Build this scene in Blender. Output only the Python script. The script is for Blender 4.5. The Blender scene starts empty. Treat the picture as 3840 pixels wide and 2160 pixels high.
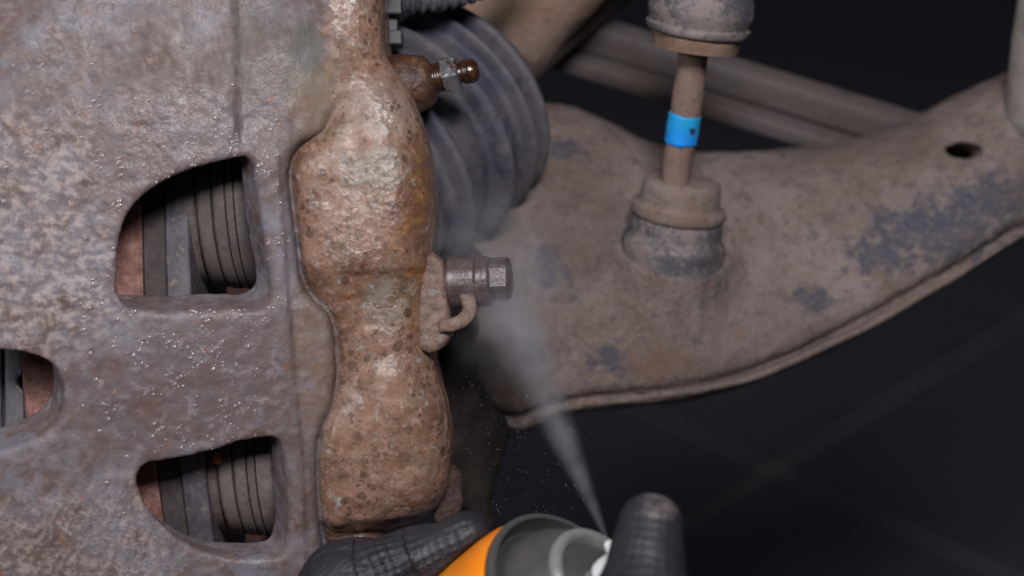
import bpy, bmesh, math, random
import numpy as np
from mathutils import Vector, Matrix, Euler

random.seed(7)
rng = np.random.default_rng(11)
scene = bpy.context.scene
col = scene.collection

# ------------------------------------------------------------------ camera, world, lights, exposure
PITCH = 25.0                 # camera looks down by this many degrees
DIST = 500.0                 # mm from the lens to the plane of the bleeder screw
PXMM = 3840.0 / 294.0        # photo pixels per millimetre on that plane
ROT = Euler((math.radians(90 - PITCH), 0, 0), 'XYZ')
RM = ROT.to_matrix()
CENTRE = Vector((0, 0, 0.55))            # the plane's centre, 0.55 m above the workshop floor
CAM = CENTRE + RM @ Vector((0, 0, DIST / 1000))

cam_data = bpy.data.cameras.new('camera')
cam = bpy.data.objects.new('camera', cam_data)
col.objects.link(cam)
cam.location = CAM
cam.rotation_euler = ROT
cam_data.sensor_width = 36
cam_data.lens = 36 * DIST / 294.0
cam_data.clip_start = 0.02
cam_data.clip_end = 50
cam_data.dof.use_dof = True
cam_data.dof.focus_distance = 0.503
cam_data.dof.aperture_fstop = 6.3
scene.camera = cam

world = bpy.data.worlds.new('World')
scene.world = world
world.use_nodes = True
world.node_tree.nodes['Background'].inputs[0].default_value = (0.75, 0.8, 1.0, 1)
world.node_tree.nodes['Background'].inputs[1].default_value = 0.018

def V2W(p):
    """view millimetres (x right, y up, z towards the lens) -> world metres"""
    return CENTRE + RM @ (Vector(p) * 0.001)

def area_light(name, pos, target, size, power, color):
    d = bpy.data.lights.new(name, 'AREA')
    d.shape = 'RECTANGLE'
    d.size, d.size_y = size
    d.energy = power
    d.color = color
    o = bpy.data.objects.new(name, d)
    col.objects.link(o)
    o.location = V2W(pos)
    o.rotation_euler = (V2W(target) - V2W(pos)).to_track_quat('-Z', 'Y').to_euler()
    return o

area_light('work_lamp', (60, 240, 560), (-20, -10, 0), (0.18, 0.12), 3.5, (1.0, 0.965, 0.975))
area_light('added_fill', (-430, 150, 480), (-30, 0, 0), (0.22, 0.16), 1.35, (0.96, 0.96, 1.0))  # weak fill light added at the left to brighten the darker parts

scene.view_settings.view_transform = 'Standard'
scene.view_settings.look = 'None'
scene.view_settings.exposure = 0.0
scene.view_settings.gamma = 1.0
scene.view_settings.use_curve_mapping = False
scene.render.engine = 'CYCLES'
scene.cycles.use_denoising = True
scene.cycles.max_bounces = 6
scene.cycles.volume_bounces = 1
scene.cycles.volume_step_rate = 0.6
scene.cycles.sample_clamp_indirect = 4.0

# ------------------------------------------------------------------ helpers
def P(px, py, z=0.0):
    k = (DIST - z) / DIST / PXMM
    return np.array(((px - 1920) * k, (1080 - py) * k, z))

def tag(o, label=None, cat=None, group=None, kind=None):
    if label: o['label'] = label
    if cat: o['category'] = cat
    if group: o['group'] = group
    if kind: o['kind'] = kind
    return o

def thing(name, base, label, cat, group=None):
    """Empty at a thing's base; its parts are meshes in view-aligned metres round that base"""
    o = bpy.data.objects.new(name, None)
    o.empty_display_size = 0.01
    col.objects.link(o)
    o.location = V2W(base)
    o.rotation_euler = ROT
    o['base'] = [float(c) for c in base]
    tag(o, label, cat, group)
    return o

def root_base(o):
    while o.parent: o = o.parent
    return np.array(o['base'])

def obj(name, verts, faces, mat, parent=None, smooth=True, normals=None, base=None):
    b = root_base(parent) if parent else (np.zeros(3) if base is None else np.array(base))
    v = (np.asarray(verts, dtype=float) - b) * 0.001
    me = bpy.data.meshes.new(name)
    me.from_pydata(v.tolist(), [], faces if isinstance(faces, list) else faces.tolist())
    me.polygons.foreach_set('use_smooth', [smooth] * len(me.polygons))
    me.materials.append(mat)
    me.update()
    if normals is not None:
        me.normals_split_custom_set_from_vertices(np.asarray(normals).tolist())
    o = bpy.data.objects.new(name, me)
    col.objects.link(o)
    if parent:
        o.parent = parent
    else:
        o.location = V2W(b); o.rotation_euler = ROT
        o['base'] = [float(c) for c in b]
    return o

def autosmooth(o, deg=35):
    me = o.data
    bm = bmesh.new(); bm.from_mesh(me)
    for e in bm.edges:
        if len(e.link_faces) == 2 and e.calc_face_angle(0) > math.radians(deg):
            e.smooth = False
    bm.to_mesh(me); bm.free()

# ---- numpy noise
_T = rng.random((48, 48, 48)).astype(np.float32) * 2 - 1
def vnoise(p, scale, seed=0):
    q = p / scale + seed * 7.31
    i = np.floor(q).astype(int); f = q - i
    f = f * f * (3 - 2 * f)
    i %= 48; j = (i + 1) % 48
    x0, y0, z0 = i.T; x1, y1, z1 = j.T; fx, fy, fz = f.T
    def l(a, b, t): return a + (b - a) * t
    return l(l(l(_T[x0, y0, z0], _T[x1, y0, z0], fx), l(_T[x0, y1, z0], _T[x1, y1, z0], fx), fy),
             l(l(_T[x0, y0, z1], _T[x1, y0, z1], fx), l(_T[x0, y1, z1], _T[x1, y1, z1], fx), fy), fz)
def fnoise(p, scale, seed=0, octaves=3):
    s = 0; a = 1.0
    for o in range(octaves):
        s = s + a * vnoise(p, scale / 2 ** o, seed + o * 3.7); a *= 0.5
    return s

# ---- signed distance tools
def smin(a, b, k):
    h = np.maximum(k - np.abs(a - b), 0) / k
    return np.minimum(a, b) - h * h * k * 0.25
def smax(a, b, k): return -smin(-a, -b, k)
def sstep(a, b, x):
    t = np.clip((x - a) / (b - a), 0, 1)
    return t * t * (3 - 2 * t)

def grid(lo, hi, h):
    ax = [np.arange(lo[i], hi[i] + h, h, dtype=np.float32) for i in range(3)]
    X, Y, Z = np.meshgrid(*ax, indexing='ij')
    return X, Y, Z

def surface_nets(F, lo, h):
    S = F < 0
    nx, ny, nz = F.shape
    offs = np.array([(i, j, k) for i in (0, 1) for j in (0, 1) for k in (0, 1)])
    cnt = np.zeros((nx - 1, ny - 1, nz - 1), np.int8)
    for a, b, c in offs:
        cnt += S[a:nx - 1 + a, b:ny - 1 + b, c:nz - 1 + c]
    act = (cnt > 0) & (cnt < 8)
    ii = np.argwhere(act)
    idx = np.full(act.shape, -1, np.int64); idx[act] = np.arange(len(ii))
    vals = np.stack([F[ii[:, 0] + a, ii[:, 1] + b, ii[:, 2] + c] for a, b, c in offs], 1)
    acc = np.zeros((len(ii), 3)); n = np.zeros(len(ii))
    for e in range(8):
        for ax in range(3):
            if offs[e][ax] == 0:
                g = e + (4, 2, 1)[ax]
                va, vb = vals[:, e], vals[:, g]
                m = (va < 0) != (vb < 0)
                t = va[m] / (va[m] - vb[m])
                p = np.repeat(offs[e][None].astype(float), m.sum(), 0); p[:, ax] += t
                acc[m] += p; n[m] += 1
    V = np.array(lo) + h * (ii + acc / n[:, None])
    quads = []
    for ax in range(3):
        s0 = [slice(1, -1)] * 3; s1 = [slice(1, -1)] * 3
        s0[ax] = slice(0, -1); s1[ax] = slice(1, None)
        A, B = S[tuple(s0)], S[tuple(s1)]
        m = np.argwhere(A != B)
        off = np.ones(3, int); off[ax] = 0
        c = m + off
        inside = A[tuple(m.T)]
        b1, b2 = (ax + 1) % 3, (ax + 2) % 3
        e1 = np.zeros(3, int); e1[b1] = 1; e2 = np.zeros(3, int); e2[b2] = 1
        def I(q): return idx[q[:, 0], q[:, 1], q[:, 2]]
        lim = np.array(idx.shape)
        ok = np.all(c < lim, 1) & np.all(c - e1 - e2 >= 0, 1)
        c = c[ok]; inside = inside[ok]
        Q = np.stack([I(c - e1 - e2), I(c - e2), I(c), I(c - e1)], 1)
        Q[~inside] = Q[~inside][:, ::-1]
        quads.append(Q)
    return V, np.concatenate(quads)

def vnormals(V, Q):
    a = V[Q[:, 2]] - V[Q[:, 0]]; b = V[Q[:, 3]] - V[Q[:, 1]]
    n = np.cross(a, b); N = np.zeros_like(V)
    for i in range(4): np.add.at(N, Q[:, i], n)
    return N / (np.linalg.norm(N, axis=1, keepdims=True) + 1e-12)

def catmull(pts, n=6, closed=True):
    pts = np.asarray(pts, float); out = []
    m = len(pts)
    for i in range(m if closed else m - 1):
        if closed:
            p0, p1, p2, p3 = pts[(i - 1) % m], pts[i], pts[(i + 1) % m], pts[(i + 2) % m]
        else:
            p0, p1, p2, p3 = pts[max(i - 1, 0)], pts[i], pts[i + 1], pts[min(i + 2, m - 1)]
        for k in range(n):
            t = k / n
            out.append(0.5 * ((2 * p1) + (-p0 + p2) * t + (2 * p0 - 5 * p1 + 4 * p2 - p3) * t * t + (-p0 + 3 * p1 - 3 * p2 + p3) * t ** 3))
    if not closed: out.append(pts[-1])
    return np.array(out)

class Poly:
    """signed distance to a closed 2-D outline, sampled on a grid"""
    def __init__(s, pts, lo, hi, h=0.6, smooth=6):
        p = catmull(pts, smooth) if smooth else np.asarray(pts, float)
        s.lo, s.h = np.array(lo, float), h
        xs = np.arange(lo[0], hi[0] + h, h); ys = np.arange(lo[1], hi[1] + h, h)
        X, Y = np.meshgrid(xs, ys, indexing='ij')
        d = np.full(X.shape, 1e9); ins = np.zeros(X.shape, bool)
        for a, b in zip(p, np.roll(p, -1, 0)):
            e = b - a; wx, wy = X - a[0], Y - a[1]
            t = np.clip((wx * e[0] + wy * e[1]) / (e @ e + 1e-12), 0, 1)
            d = np.minimum(d, (wx - e[0] * t) ** 2 + (wy - e[1] * t) ** 2)
            c = ((a[1] <= Y) != (b[1] <= Y))
            with np.errstate(divide='ignore', invalid='ignore'):
                xi = a[0] + (Y - a[1]) / (e[1] if e[1] else 1e-9) * e[0]
            ins ^= c & (X < xi)
        s.D = (np.sqrt(d) * np.where(ins, -1, 1)).astype(np.float32)
    def __call__(s, X, Y):
        fx = np.clip((X - s.lo[0]) / s.h, 0, s.D.shape[0] - 1.001); fy = np.clip((Y - s.lo[1]) / s.h, 0, s.D.shape[1] - 1.001)
        i, j = fx.astype(int), fy.astype(int); u, v = fx - i, fy - j
        D = s.D
        return (D[i, j] * (1 - u) + D[i + 1, j] * u) * (1 - v) + (D[i, j + 1] * (1 - u) + D[i + 1, j + 1] * u) * v

def capsule(X, Y, Z, a, b, ra, rb):
    e = b - a
    t = np.clip(((X - a[0]) * e[0] + (Y - a[1]) * e[1] + (Z - a[2]) * e[2]) / (e @ e), 0, 1)
    return np.sqrt((X - a[0] - e[0] * t) ** 2 + (Y - a[1] - e[1] * t) ** 2 + (Z - a[2] - e[2] * t) ** 2) - (ra + (rb - ra) * t)

# ---- lathe, tube, box
def frame_for(axis, ref=(0, 0, 1)):
    a = np.array(axis, float); a /= np.linalg.norm(a)
    r = np.array(ref, float)
    if abs(a @ r) > 0.95: r = np.array((0, 1, 0.0))
    u = np.cross(r, a); u /= np.linalg.norm(u)
    return a, u, np.cross(a, u)

def lathe(origin, axis, prof, n=48, wob=0.0, squash=None, cap=True, rot=0.0, hexa=False):
    """profile of (s, r) along axis -> verts, faces"""
    a, u, w = frame_for(axis)
    V, F = [], []
    for k, (s, r) in enumerate(prof):
        for i in range(n):
            t = 2 * math.pi * i / n + rot
            V.append(origin + a * s + (u * math.cos(t) + w * math.sin(t)) * r)
    V = np.array(V)
    for k in range(len(prof) - 1):
        for i in range(n):
            j = (i + 1) % n
            F.append((k * n + i, k * n + j, (k + 1) * n + j, (k + 1) * n + i))
    if cap:
        F.append(tuple(range(n))[::-1]); F.append(tuple((len(prof) - 1) * n + i for i in range(n)))
    if wob:
        c = origin + np.outer((V - origin) @ a, a)
        d = V - c; L = np.linalg.norm(d, axis=1, keepdims=True) + 1e-9
        V = V + d / L * (fnoise(V, 3.0, 2) * wob)[:, None]
    return V, F

def dense(prof, step):
    out = [prof[0]]
    for (s0, r0), (s1, r1) in zip(prof, prof[1:]):
        m = max(1, int(math.hypot(s1 - s0, r1 - r0) / step))
        for k in range(1, m + 1):
            out.append((s0 + (s1 - s0) * k / m, r0 + (r1 - r0) * k / m))
    return out

def tube(path, radii, n=12, flat=1.0, ref=(0, 0, 1)):
    path = np.asarray(path, float)
    V, F = [], []
    for k, p in enumerate(path):
        t = path[min(k + 1, len(path) - 1)] - path[max(k - 1, 0)]
        a, u, w = frame_for(t, ref)
        r = radii[k] if hasattr(radii, '__len__') else radii
        for i in range(n):
            q = 2 * math.pi * i / n
            V.append(p + u * math.cos(q) * r + w * math.sin(q) * r * flat)
    for k in range(len(path) - 1):
        for i in range(n):
            j = (i + 1) % n
            F.append((k * n + i, k * n + j, (k + 1) * n + j, (k + 1) * n + i))
    F.append(tuple(range(n))[::-1]); F.append(tuple((len(path) - 1) * n + i for i in range(n)))
    return np.array(V), F

def rbox(c, half, rot=None, r=1.0, seg=3):
    bm = bmesh.new()
    bmesh.ops.create_cube(bm, size=2)
    for v in bm.verts: v.co = Vector((v.co.x * half[0], v.co.y * half[1], v.co.z * half[2]))
    bmesh.ops.bevel(bm, geom=bm.edges[:] , offset=r, segments=seg, affect='EDGES', profile=0.5)
    M = Matrix.Identity(3) if rot is None else rot
    V = np.array([tuple(M @ v.co) for v in bm.verts]) + np.array(c)
    F = [tuple(v.index for v in f.verts) for f in bm.faces]
    bm.free()
    return V, F

# ------------------------------------------------------------------ node materials
class NT:
    def __init__(s, name):
        s.m = bpy.data.materials.new(name); s.m.use_nodes = True
        s.t = s.m.node_tree; s.n = s.t.nodes; s.L = s.t.links
        s.bsdf = s.n['Principled BSDF']; s.out = s.n['Material Output']
        tc = s.n.new('ShaderNodeTexCoord')
        s.mm = s.vmath('SCALE', tc.outputs['Object'], scale=1000.0)      # object coordinates in millimetres
    def link(s, a, b): s.L.new(a, b)
    def put(s, sock, v):
        if isinstance(v, bpy.types.NodeSocket): s.L.new(v, sock)
        elif isinstance(v, (tuple, list)) and len(v) == 3 and sock.type == 'RGBA': sock.default_value = (*v, 1)
        else: sock.default_value = v
    def vmath(s, op, a, b=None, scale=None):
        n = s.n.new('ShaderNodeVectorMath'); n.operation = op
        s.put(n.inputs[0], a)
        if b is not None: s.put(n.inputs[1], b)
        if scale is not None: n.inputs['Scale'].default_value = scale
        return n.outputs['Value' if op in ('LENGTH', 'DISTANCE', 'DOT_PRODUCT') else 'Vector']
    def math(s, op, a, b=0.0, c=None, clamp=False):
        n = s.n.new('ShaderNodeMath'); n.operation = op; n.use_clamp = clamp
        s.put(n.inputs[0], a); s.put(n.inputs[1], b)
        if c is not None: s.put(n.inputs[2], c)
        return n.outputs[0]
    def noise(s, scale, detail=4, rough=0.55, dist=0.0, vec=None, color=False):
        n = s.n.new('ShaderNodeTexNoise')
        s.put(n.inputs['Vector'], s.mm if vec is None else vec)
        n.inputs['Scale'].default_value = scale; n.inputs['Detail'].default_value = detail
        n.inputs['Roughness'].default_value = rough; n.inputs['Distortion'].default_value = dist
        return n.outputs['Color' if color else 'Fac']
    def voro(s, scale, vec=None, feature='F1', out='Distance', rand=1.0):
        n = s.n.new('ShaderNodeTexVoronoi'); n.feature = feature
        s.put(n.inputs['Vector'], s.mm if vec is None else vec)
        n.inputs['Scale'].default_value = scale; n.inputs['Randomness'].default_value = rand
        return n.outputs[out]
    def rng(s, v, a, b, c=0.0, d=1.0, smooth=True):
        n = s.n.new('ShaderNodeMapRange'); n.interpolation_type = 'SMOOTHSTEP' if smooth else 'LINEAR'
        s.put(n.inputs[0], v)
        for i, x in enumerate((a, b, c, d)): s.put(n.inputs[i + 1], x)
        return n.outputs[0]
    def mix(s, f, a, b, mode='MIX'):
        n = s.n.new('ShaderNodeMix'); n.data_type = 'RGBA'; n.blend_type = mode
        s.put(n.inputs[0], f); s.put(n.inputs[6], a); s.put(n.inputs[7], b)
        return n.outputs[2]
    def ramp(s, f, stops):
        n = s.n.new('ShaderNodeValToRGB'); e = n.color_ramp.elements
        while len(e) < len(stops): e.new(0.5)
        for k, (p, c) in zip(e, stops): k.position = p; k.color = (*c, 1)
        s.put(n.inputs[0], f)
        return n.outputs[0]
    def mul(s, a, b): return s.math('MULTIPLY', a, b)
    def stain(s, c, r, warp=0.5, wscale=0.12, soft=(1.15, 0.55)):
        """patch of its own shape round point c (mm) with radii r"""
        q = s.vmath('DIVIDE', s.vmath('SUBTRACT', s.mm, tuple(c)), tuple(r))
        l = s.vmath('LENGTH', q)
        w = s.mul(s.math('SUBTRACT', s.noise(wscale, 5, 0.65), 0.5), warp * 2.5)
        return s.rng(s.math('ADD', l, w), soft[0], soft[1])
    def bump(s, height, strength, dist, prev=None):
        n = s.n.new('ShaderNodeBump'); n.inputs['Strength'].default_value = strength
        n.inputs['Distance'].default_value = dist * 0.001
        s.put(n.inputs['Height'], height)
        if prev is not None: s.put(n.inputs['Normal'], prev)
        return n.outputs[0]
    def done(s, color, rough=0.7, normal=None, metal=0.0, spec=0.4, coat=None, coat_rough=0.1, coat_n=None):
        b = s.bsdf
        s.put(b.inputs['Base Color'], color); s.put(b.inputs['Roughness'], rough)
        s.put(b.inputs['Metallic'], metal); s.put(b.inputs['Specular IOR Level'], spec)
        if coat is not None:
            s.put(b.inputs['Coat Weight'], coat); b.inputs['Coat Roughness'].default_value = coat_rough
        if normal is not None:
            s.put(b.inputs['Normal'], normal)
            if coat is not None: s.put(b.inputs['Coat Normal'], normal if coat_n is None else coat_n)
        return s.m

def srgb(r, g, b):
    f = lambda c: (c / 255) / 12.92 if c / 255 <= 0.04045 else ((c / 255 + 0.055) / 1.055) ** 2.4
    return (f(r), f(g), f(b))

# --- shared materials
def mat_dusty(name, base, alt, dark, light, paint=None, scale=1.0, bumpd=0.35, rough=0.8, paint_amt=0.6):
    t = NT(name)
    a = t.noise(0.035 * scale, 6, 0.62); b = t.noise(0.16 * scale, 6, 0.65); c = t.noise(0.7 * scale, 5, 0.7)
    k = t.mix(t.rng(a, 0.38, 0.64), base, alt)
    k = t.mix(t.mul(t.rng(b, 0.52, 0.72), 0.75), k, dark)
    k = t.mix(t.mul(t.rng(c, 0.55, 0.75), 0.6), k, light)
    if paint:
        k = t.mix(t.rng(t.noise(0.06 * scale, 7, 0.7), paint_amt, paint_amt + 0.05), k, paint)
    n = t.bump(b, 0.5, bumpd * 3)
    n = t.bump(c, 0.6, bumpd, n)
    return t.done(k, rough, n, spec=0.3)

# ================================================================== workshop floor
def ray_floor(px, py):
    d = RM @ Vector(tuple(P(px, py, 0) - np.array((0, 0, DIST))))
    return CAM + d * (-(CAM.z) / d.z)
F0, FA, FB = ray_floor(2900, 1748), ray_floor(3660, 2092), ray_floor(3330, 1450)
ang = math.atan2(FA.y - F0.y, FA.x - F0.x)
def mat_tile():
    t = NT('dark_floor_tile')
    k = t.mix(t.noise(0.004, 5, 0.6), (0.115, 0.117, 0.160), (0.170, 0.166, 0.215))
    k = t.mix(t.mul(t.rng(t.noise(0.03, 6, 0.7), 0.55, 0.8), 0.5), k, (0.045, 0.044, 0.05))
    return t.done(k, t.rng(t.noise(0.01, 4), 0.3, 0.7, 0.45, 0.65), t.bump(t.noise(0.05, 4), 0.1, 0.5), spec=0.3)
def mat_grout():
    t = NT('floor_grout')
    return t.done(t.mix(t.noise(0.02, 4), (0.33, 0.32, 0.305), (0.43, 0.41, 0.385)), 0.9)
M_TILE, M_GROUT = mat_tile(), mat_grout()
TILE, GAP = 0.42, 0.010
Ru = Vector((math.cos(ang), math.sin(ang), 0)); Rv = Vector((-math.sin(ang), math.cos(ang), 0))
gm = bpy.data.meshes.new('floor')
gm.from_pydata([(-6, -6, -0.005), (6, -6, -0.005), (6, 6, -0.005), (-6, 6, -0.005)], [], [(0, 1, 2, 3)])
gm.materials.append(M_GROUT)
floor = bpy.data.objects.new('floor', gm); col.objects.link(floor)
floor.location = (F0.x, F0.y, 0); floor.rotation_euler = (0, 0, ang)
tag(floor, kind='structure')
bm = bmesh.new(); bmesh.ops.create_cube(bm, size=1)
for v in bm.verts: v.co = Vector((v.co.x * (TILE - GAP), v.co.y * (TILE - GAP), v.co.z * 0.012))
bmesh.ops.bevel(bm, geom=bm.edges[:], offset=0.0015, segments=2, affect='EDGES')
tm = bpy.data.meshes.new('tile'); bm.to_mesh(tm); bm.free(); tm.materials.append(M_TILE)
for i in range(-4, 8):
    for j in range(-4, 8):
        o = bpy.data.objects.new('tile', tm); col.objects.link(o)
        o.parent = floor
        o.location = ((i + 0.5) * TILE, (j + 0.5) * TILE, -0.006 + 0.0006 * random.uniform(-1, 1))

# ================================================================== brake caliper casting
CB = P(900, 1080, 0)
caliper = thing('brake_caliper', CB, 'rusty cast iron twin-piston brake caliper with two cut-out windows', 'brake caliper')

edge_px = [(1345, -220), (1340, 0), (1335, 200), (1300, 340), (1232, 415), (1196, 478), (1110, 540), (1074, 605), (1071, 690), (1084, 800),
           (1099, 930), (1114, 1040), (1150, 1112), (1208, 1172), (1234, 1240), (1240, 1350), (1242, 1440), (1224, 1530),
           (1186, 1620), (1170, 1690), (1166, 1800), (1172, 1950), (1180, 2060), (1176, 2180), (1170, 2420)]
plate_pts = [P(x, y, 15)[:2] for x, y in edge_px] + [P(-330, 2420, 30)[:2], P(-330, 1100, 30)[:2], P(-330, -220, 30)[:2]]
win1 = [(905, 592), (940, 606), (958, 660), (972, 780), (992, 930), (1016, 1060), (1008, 1130), (960, 1162), (850, 1160), (700, 1168), (560, 1166),
        (486, 1150), (456, 1090), (452, 980), (468, 880), (500, 800), (560, 730), (660, 665), (780, 622)]
win2 = [(990, 1652), (1040, 1662), (1058, 1720), (1066, 1840), (1072, 1960), (1066, 2060), (1030, 2110), (900, 2112), (760, 2085), (640, 2010), (560, 1920), (524, 1830),
        (526, 1770), (570, 1738), (680, 1722), (800, 1695), (900, 1664)]
win3 = [(-260, 1360), (-120, 1322), (20, 1322), (110, 1340), (185, 1385), (216, 1470), (212, 1560), (165, 1625), (70, 1672), (-60, 1710), (-200, 1690), (-280, 1540)]
sil_px = [(1437, -220), (1436, 0), (1439, 120), (1452, 215), (1510, 300), (1566, 405), (1604, 530), (1624, 650), (1635, 760), (1632, 850), (1621, 930),
          (1618, 1030), (1616, 1150), (1618, 1260), (1625, 1340), (1641, 1410), (1664, 1500), (1684, 1600), (1691, 1690), (1686, 1790), (1668, 1860), (1622, 1925),
          (1560, 1968), (1500, 2000), (1450, 2050), (1420, 2130), (1400, 2230), (1340, 2420), (1010, 2420), (1020, 1200), (1000, 600), (1010, -220)]
h = 0.72
lo = (-158, -96, -52); hi = (-14, 96, 40)
lo2, hi2 = (-180, -120), (20, 120)
PL = Poly(plate_pts, lo2, hi2)
SIL = Poly([P(x, y, -4)[:2] for x, y in sil_px], lo2, hi2)
W1 = Poly([P(x, y, 19)[:2] for x, y in win1], lo2, hi2, 0.5)
W2 = Poly([P(x, y, 16)[:2] for x, y in win2], lo2, hi2, 0.5)
W3 = Poly([P(x, y, 30)[:2] for x, y in win3], lo2, hi2, 0.5)
X, Y, Z = grid(lo, hi, h)
x2, y2 = X[:, :, 0], Y[:, :, 0]

def plate_front(x, y):
    z = 12.5 + 0.20 * (-60 - x) + 0.05 * y - y * y / 1400
    line = np.interp(-y, [-90, 37 - 83, 0, 32, 48, 90], [-68, -65.5, -62.8, -60.5, -59.2, -58.2])
    z = z - 1.0 * sstep(-0.7, 0.7, x - line) * sstep(42, 30, y)                 # lower strip beside the machined edge
    up = np.interp(y, [30, 40, 60, 95], [-74, -76.5, -76.5, -78])
    z = z - 1.3 * sstep(-1.2, 1.6, x - up) * sstep(34, 46, y)                    # soft step near the top
    z = z - 3.0 * sstep(-62, -44, x) * sstep(34, 52, y)                         # falls away towards the upper right shoulder
    return z
zf2 = plate_front(x2, y2).astype(np.float32)
dpl2 = PL(x2, y2).astype(np.float32)
T = 13.0
zf = zf2[:, :, None]
t = zf - Z
dpl = dpl2[:, :, None]
q0, q1 = dpl + 2.0, np.abs(Z - (zf - T / 2)) - T / 2 + 2.0
plate = np.sqrt(np.maximum(q0, 0) ** 2 + np.maximum(q1, 0) ** 2) + np.minimum(np.maximum(q0, q1), 0) - 2.0
for W, (sx, sy) in ((W1, (0.56, 0.38)), (W2, (0.50, 0.26)), (W3, (0.50, 0.44))):
    dw = W(X + sx * t, Y - sy * t).astype(np.float32) + 0.0
    plate = smax(plate, -dw, 2.0)

# cylinder housing: two bulging bores with a waist between them
dsil = SIL(x2, y2).astype(np.float32)
waist = np.interp(-y2, [-1000, -(1080 - 1000) / PXMM * 1, 4, 26, 31, 1000], [0, 0, 1, 1, 0, 0])
wpy = 1080 - y2 * PXMM                                                          # rough photo row
waist = sstep(960, 1150, wpy) * sstep(1530, 1330, wpy)
front = 9.5 - 2.6 * waist
b1 = np.exp(-((wpy - 740) / 300) ** 4); b2 = np.exp(-((wpy - 1690) / 270) ** 4)
front = front + 2.0 * b1 + 1.5 * b2
front = front - 0.9 * sstep(1012, 1032, wpy + 0.4 * (x2 + 40)) * sstep(-50, -44, x2)
front = front - 4.0 * sstep(430, 200, wpy) * 0.6 - 4.5 * sstep(1940, 2040, wpy) - 4.5 * np.exp(-((wpy - 2005) / 34) ** 2) * sstep(-54, -46, x2)
front = front - 4.5 * np.exp(-np.maximum(dpl2 - 0.2, 0) / 3.0) * sstep(330, 470, wpy)
front = front + np.where(y2 < 0, 0.05 * y2 - y2 * y2 / 1400, 0)
back = -46.0
zc = ((front + back) / 2)[:, :, None]; hz = ((front - back) / 2)[:, :, None]
rr = np.interp(wpy, [-300, 250, 500, 2300], [9, 10, 15, 15])[:, :, None]
q0, q1 = dsil[:, :, None] + rr, np.abs(Z - zc) - hz + rr
house = np.sqrt(np.maximum(q0, 0) ** 2 + np.maximum(q1, 0) ** 2) + np.minimum(np.maximum(q0, q1), 0) - rr
# bores are hollow towards the disc, where the pistons come out
keep = X > -71.5
house = np.where(keep, house, 3.0)
for cy in (780, 1700):
    c = P(900, cy, -30)
    bore = np.maximum(np.sqrt((Y - c[1]) ** 2 + (Z - c[2]) ** 2) - 34.0, X - (-59.0))
    house = smax(house, -bore, 1.0)
house = smax(house, -np.maximum(X + 59.0, Z - 3.0), 1.0)                      # open behind the windows
D = smin(plate, house, 2.2).astype(np.float32)
Vc, Qc = surface_nets(D, lo, h)
N = vnormals(Vc, Qc)
ii = np.clip(((Vc - np.array(lo)) / h).round().astype(int), 0, np.array(D.shape) - 1)
is_plate = plate[ii[:, 0], ii[:, 1], ii[:, 2]] < house[ii[:, 0], ii[:, 1], ii[:, 2]] + 0.9 * sstep(30, 20, Vc[:, 1])
rough_low = sstep(-66, -72, Vc[:, 1]) * (~is_plate) * sstep(-58, -54, Vc[:, 0])                        # flaky underside of the lower bore
disp = 0.18 * fnoise(Vc, 9, 1, 3) + 0.15 * fnoise(Vc, 2.6, 5, 2) - 0.16 * sstep(0.35, 0.8, vnoise(Vc, 3.2, 17)) - 0.14 * sstep(0.4, 0.8, vnoise(Vc, 1.9, 23)) * (~is_plate) + rough_low * 0.7 * np.abs(fnoise(Vc * np.array((1, 2.5, 1)), 5, 9, 3))
Vc = Vc + N * disp[:, None]
N = vnormals(Vc, Qc)
fp = is_plate[Qc].sum(1) >= 2

def split(mask):
    q = Qc[mask]; u, inv = np.unique(q, return_inverse=True)
    return Vc[u], inv.reshape(q.shape), N[u]

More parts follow.
